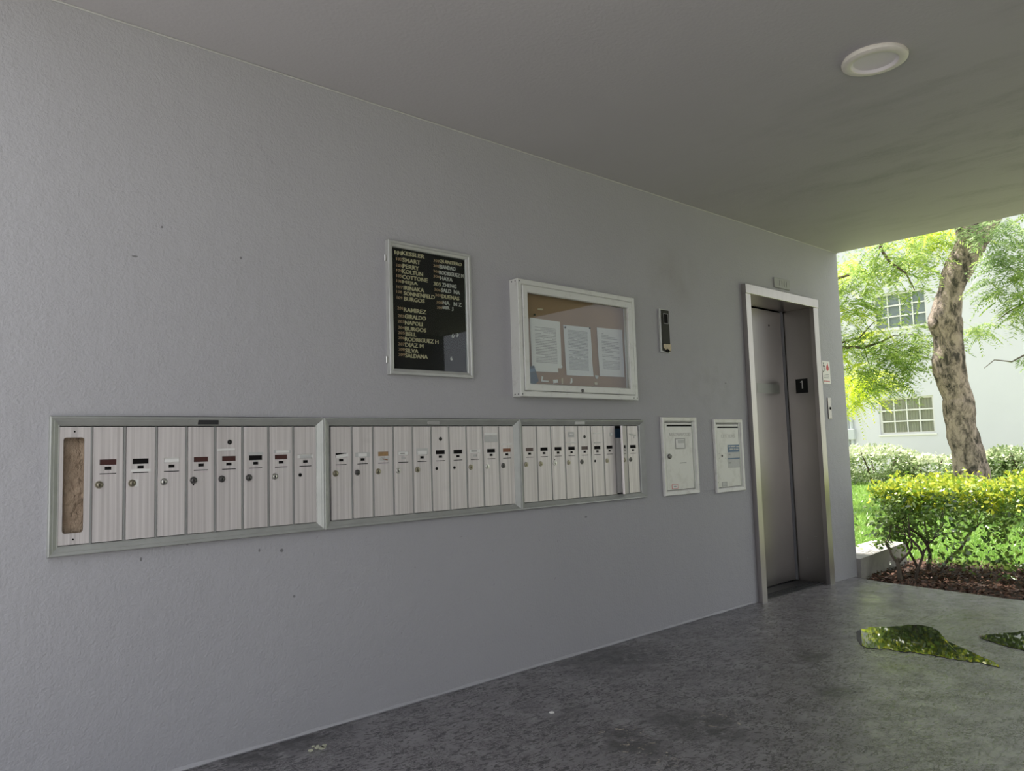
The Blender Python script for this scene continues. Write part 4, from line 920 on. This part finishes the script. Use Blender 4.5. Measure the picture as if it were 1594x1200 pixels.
def feathery(C, D0, g, length=(.22, .42), npair=10, width=.024, plen=.10):
    """pinnate leaves: one rachis each at C along D0; returns quads"""
    out = []
    for c, d in zip(C, D0):
        L = g.uniform(*length); nrm = unit(np.array([g.normal(0, .35), g.normal(0, .35), 1.0])); d = unit(d); sd = unit(np.cross(d, nrm))
        for i in range(npair):
            t = (i+1)/npair; q = c+d*L*t+np.array([0, 0, -.35*L*t*t]); pl_ = plen*(1-.55*abs(t-.45))*g.uniform(.8, 1.15)
            for s in (-1, 1):
                e = unit(sd*s+d*.55+np.array([0, 0, g.normal(-.15, .18)])); wv = unit(np.cross(e, nrm))*width*.5; mid = q+e*pl_*.5
                out.append((q, mid+wv, q+e*pl_, mid-wv))
    return np.array(out)
def crown(parent, clusters, mats, seed, **kw):
    g = np.random.default_rng(seed); allq = []; mi = []
    for (u, v, d, r, n, m) in clusters:
        c = np.array(far(u, v, d)[:]); C = c+g.normal(0, 1, (n, 3))*np.array([r, r, r*.55])*.62; D0 = np.c_[g.normal(0, 1, (n, 2)), g.normal(-.25, .3, n)]
        q = feathery(C, D0, g, **kw); allq.append(q); mi.append(np.full(len(q), m))
    me = fast_mesh('foliage', np.concatenate(allq), 4, mats, np.concatenate(mi)); return put('foliage', me, parent)
LM = ['leaf_tree', 'leaf_tree_young', 'leaf_tree_grey']
crown(T1, [(1360, 398, 11, .42, 60, 0), (1405, 392, 11, .40, 55, 0), (1440, 375, 12.5, .38, 60, 0), (1465, 372, 12.5, .25, 36, 1), (1390, 428, 11, .26, 20, 0), (1438, 415, 12.5, .30, 34, 0), (1425, 450, 10.9, .14, 7, 0),
           (1505, 352, 11.7, .16, 16, 2), (1520, 362, 11.7, .12, 12, 2), (1400, 340, 11.3, .5, 60, 1), (1465, 335, 12.9, .5, 60, 1),
           (1560, 352, 10.9, .28, 40, 2), (1590, 370, 10.8, .32, 42, 2), (1578, 408, 10.8, .28, 36, 2), (1595, 430, 10.8, .24, 34, 0), (1550, 400, 11, .18, 18, 2), (1580, 460, 10.8, .22, 34, 0), (1605, 480, 10.8, .25, 30, 0), (1540, 440, 11, .12, 8, 2), (1548, 455, 11, .1, 7, 2),
           (1520, 515, 12.8, .15, 18, 0), (1535, 508, 12.8, .12, 12, 0), (1590, 505, 10.8, .12, 8, 2), (1600, 560, 10.8, .2, 8, 2),
           (1640, 320, 10.5, .7, 50, 0), (1560, 230, 11, 1.2, 60, 0), (1420, 210, 11, 1.2, 60, 0)], LM, 51)
# second tree, its trunk hidden behind the end of the wall
T2 = thing('side_tree', 'feathery bright green tree reaching in behind the wall corner', 'tree', far(1215, 790, 13.2))
SD_ = 12.7
limb(T2, [far(1215, 790, 13.2), far(1212, 700, 13.2), far(1220, 600, 13.1), far(1225, 480, 13), far(1240, 380, 13)], [.20, .16, .14, .12, .09], name='trunk', nseg=16)
limb(T2, [far(1220, 600, 13.1), far(1265, 560, SD_), far(1310, 541, SD_), (far(1345, 541, SD_)), far(1372, 532, SD_), far(1392, 522, SD_), far(1425, 520, SD_)], [.07, .045, .025, .02, .014, .009, .004], mat='stem_bark', nseg=6)
limb(T2, [far(1310, 533, SD_), far(1338, 526, SD_), far(1350, 512, SD_), far(1362, 500, SD_)], [.02, .015, .01, .005], mat='stem_bark', nseg=6)
limb(T2, [far(1225, 480, 13), far(1280, 440, SD_), far(1315, 430, SD_), far(1350, 420, SD_)], [.06, .03, .018, .006], mat='stem_bark', nseg=6)
limb(T2, [far(1345, 541, SD_), far(1355, 575, SD_), far(1365, 600, SD_)], [.012, .008, .004], mat='stem_bark', nseg=6)
crown(T2, [(u_, v_, d_+2.0, r_*1.15, int(n_*.85), m_) for u_, v_, d_, r_, n_, m_ in [(1318, 450, 10.8, .30, 60, 0), (1345, 440, 10.8, .30, 50, 0), (1330, 480, 10.7, .26, 45, 0), (1355, 470, 10.8, .16, 12, 0), (1318, 420, 10.9, .3, 40, 1), (1312, 490, 10.8, .2, 30, 1),
           (1345, 545, 10.6, .34, 70, 0), (1385, 545, 10.6, .36, 75, 0), (1420, 540, 10.6, .32, 60, 0), (1448, 530, 10.7, .20, 26, 0), (1365, 575, 10.6, .34, 70, 0), (1400, 575, 10.6, .28, 46, 0), (1335, 515, 10.6, .25, 30, 0), (1430, 510, 10.7, .26, 34, 0),
           (1360, 518, 10.9, .2, 30, 1), (1325, 600, 11.6, .36, 120, 1), (1348, 592, 11.5, .28, 70, 1), (1312, 560, 10.9, .26, 50, 1), (1375, 600, 10.6, .2, 22, 0), (1400, 601, 10.6, .10, 7, 2), (1318, 635, 10.9, .16, 22, 1), (1340, 615, 10.8, .12, 10, 0),
           (1255, 480, 11, .6, 50, 0), (1250, 560, 11, .5, 40, 0), (1240, 360, 11, .8, 40, 0)]], LM, 77)

# ================================================================== FAR BUILDING
XB = 21.6
BD = thing('apartment_building', 'pale green stucco apartment block across the lawn', 'building', (XB, 2, -.1))
wins = [(4.63, 6.02, 1.19, 2.17), (4.63, 6.00, 4.02, 5.005)]
side = lambda a, y, z: (XB+y, a, z)
mb = MB(); mb.holed(-14, 9.5, -.2, 9.2, [(a, b, c, d) for a, b, c, d in wins], 0, .35, side); build(mb, 'wall', 'facade_paint', BD)
mb = MB(); mb.box(XB-.35, XB+8, -14.3, 9.8, 9.2, 9.45); build(mb, 'roof', 'facade_paint', BD)
for wi, (a, b, c, d) in enumerate(wins):
    mb = MB(); P_ = [(0, .10), (0, .06), (.05, .06), (.05, .10)]
    for s in ('top', 'bottom', 'left', 'right'):
        t3 = MB(); t3.rail(s, a, b, c, d, P_); mb.add([(XB+y, x, z) for x, y, z in t3.v], t3.f)
    fr_ = build(mb, 'window', 'window_white', BD)
    mb = MB(); mb.box(XB-.03, XB+.06, a-.04, b+.04, c-.05, c, ch=.01); build(mb, 'sill', 'window_white', BD)
    wd_, hh = (b-a-.1)/4, (d-c-.1)/3
    for i in range(4):
        for j in range(3):
            mb = MB(); mb.box(XB+.080, XB+.086, a+.05+i*wd_+.012, a+.05+(i+1)*wd_-.012, c+.05+j*hh+.012, c+.05+(j+1)*hh-.012); build(mb, 'pane', 'window_glass', fr_)
    for i in range(1, 4):
        mb = MB(); mb.box(XB+.066, XB+.098, a+.05+i*wd_-.014, a+.05+i*wd_+.014, c+.05, d-.05); build(mb, 'glazing_bar', 'window_white', fr_)
    for j in range(1, 3):
        mb = MB(); mb.box(XB+.060, XB+.095, a+.05, b-.05, c+.05+j*hh-.018, c+.05+j*hh+.018); build(mb, 'glazing_bar', 'window_white', fr_)
    if wi == 0:
        V = []; Fc = []; m = 120
        for i in range(m):
            y = a-.05+(b-a+.1)*i/(m-1); x = XB+.125+.016*math.sin(i*1.05); V += [(x, y, c-.05), (x, y, d+.05)]
        for i in range(m-1): Fc.append((2*i, 2*i+2, 2*i+3, 2*i+1))
        build(MB().add(V, Fc), 'curtain', 'curtain_beige', BD)
    else:
        mb = MB(); mb.box(XB+.13, XB+.14, a-.05, b+.05, c-.05, d+.05); build(mb, 'pane_backing', 'backing_grey', BD)  # added grey sheet, gives the upper panes their reflected grey
    mb = MB(); mb.box(XB+.345, XB+.36, a-.2, b+.2, c-.2, d+.2); build(mb, 'room_back', 'room_dark', BD)
# conduit and meter boxes near the left end of the facade
q0 = on_x(1322, 612, XB); yq = q0.y-.03
mb = MB(); mb.tube([(XB-.05, yq, .2), (XB-.05, yq, 2.7)], .045, 10); mb.tube([(XB-.04, yq+.12, .2), (XB-.04, yq+.12, 2.7)], .03, 8); build(mb, 'conduit', 'pipe_grey', BD)
for (u0, v0, u1, v1) in ((1318, 668, 1331, 684), (1321, 700, 1333, 706), ):
    A, B_ = on_x(u0, v0, XB-.1), on_x(u1, v1, XB-.1); mb = MB(); mb.box(XB-.13, XB-.001, B_.y, A.y+.1, B_.z, A.z, ch=.01); build(mb, 'meter_box', 'pipe_grey', BD)
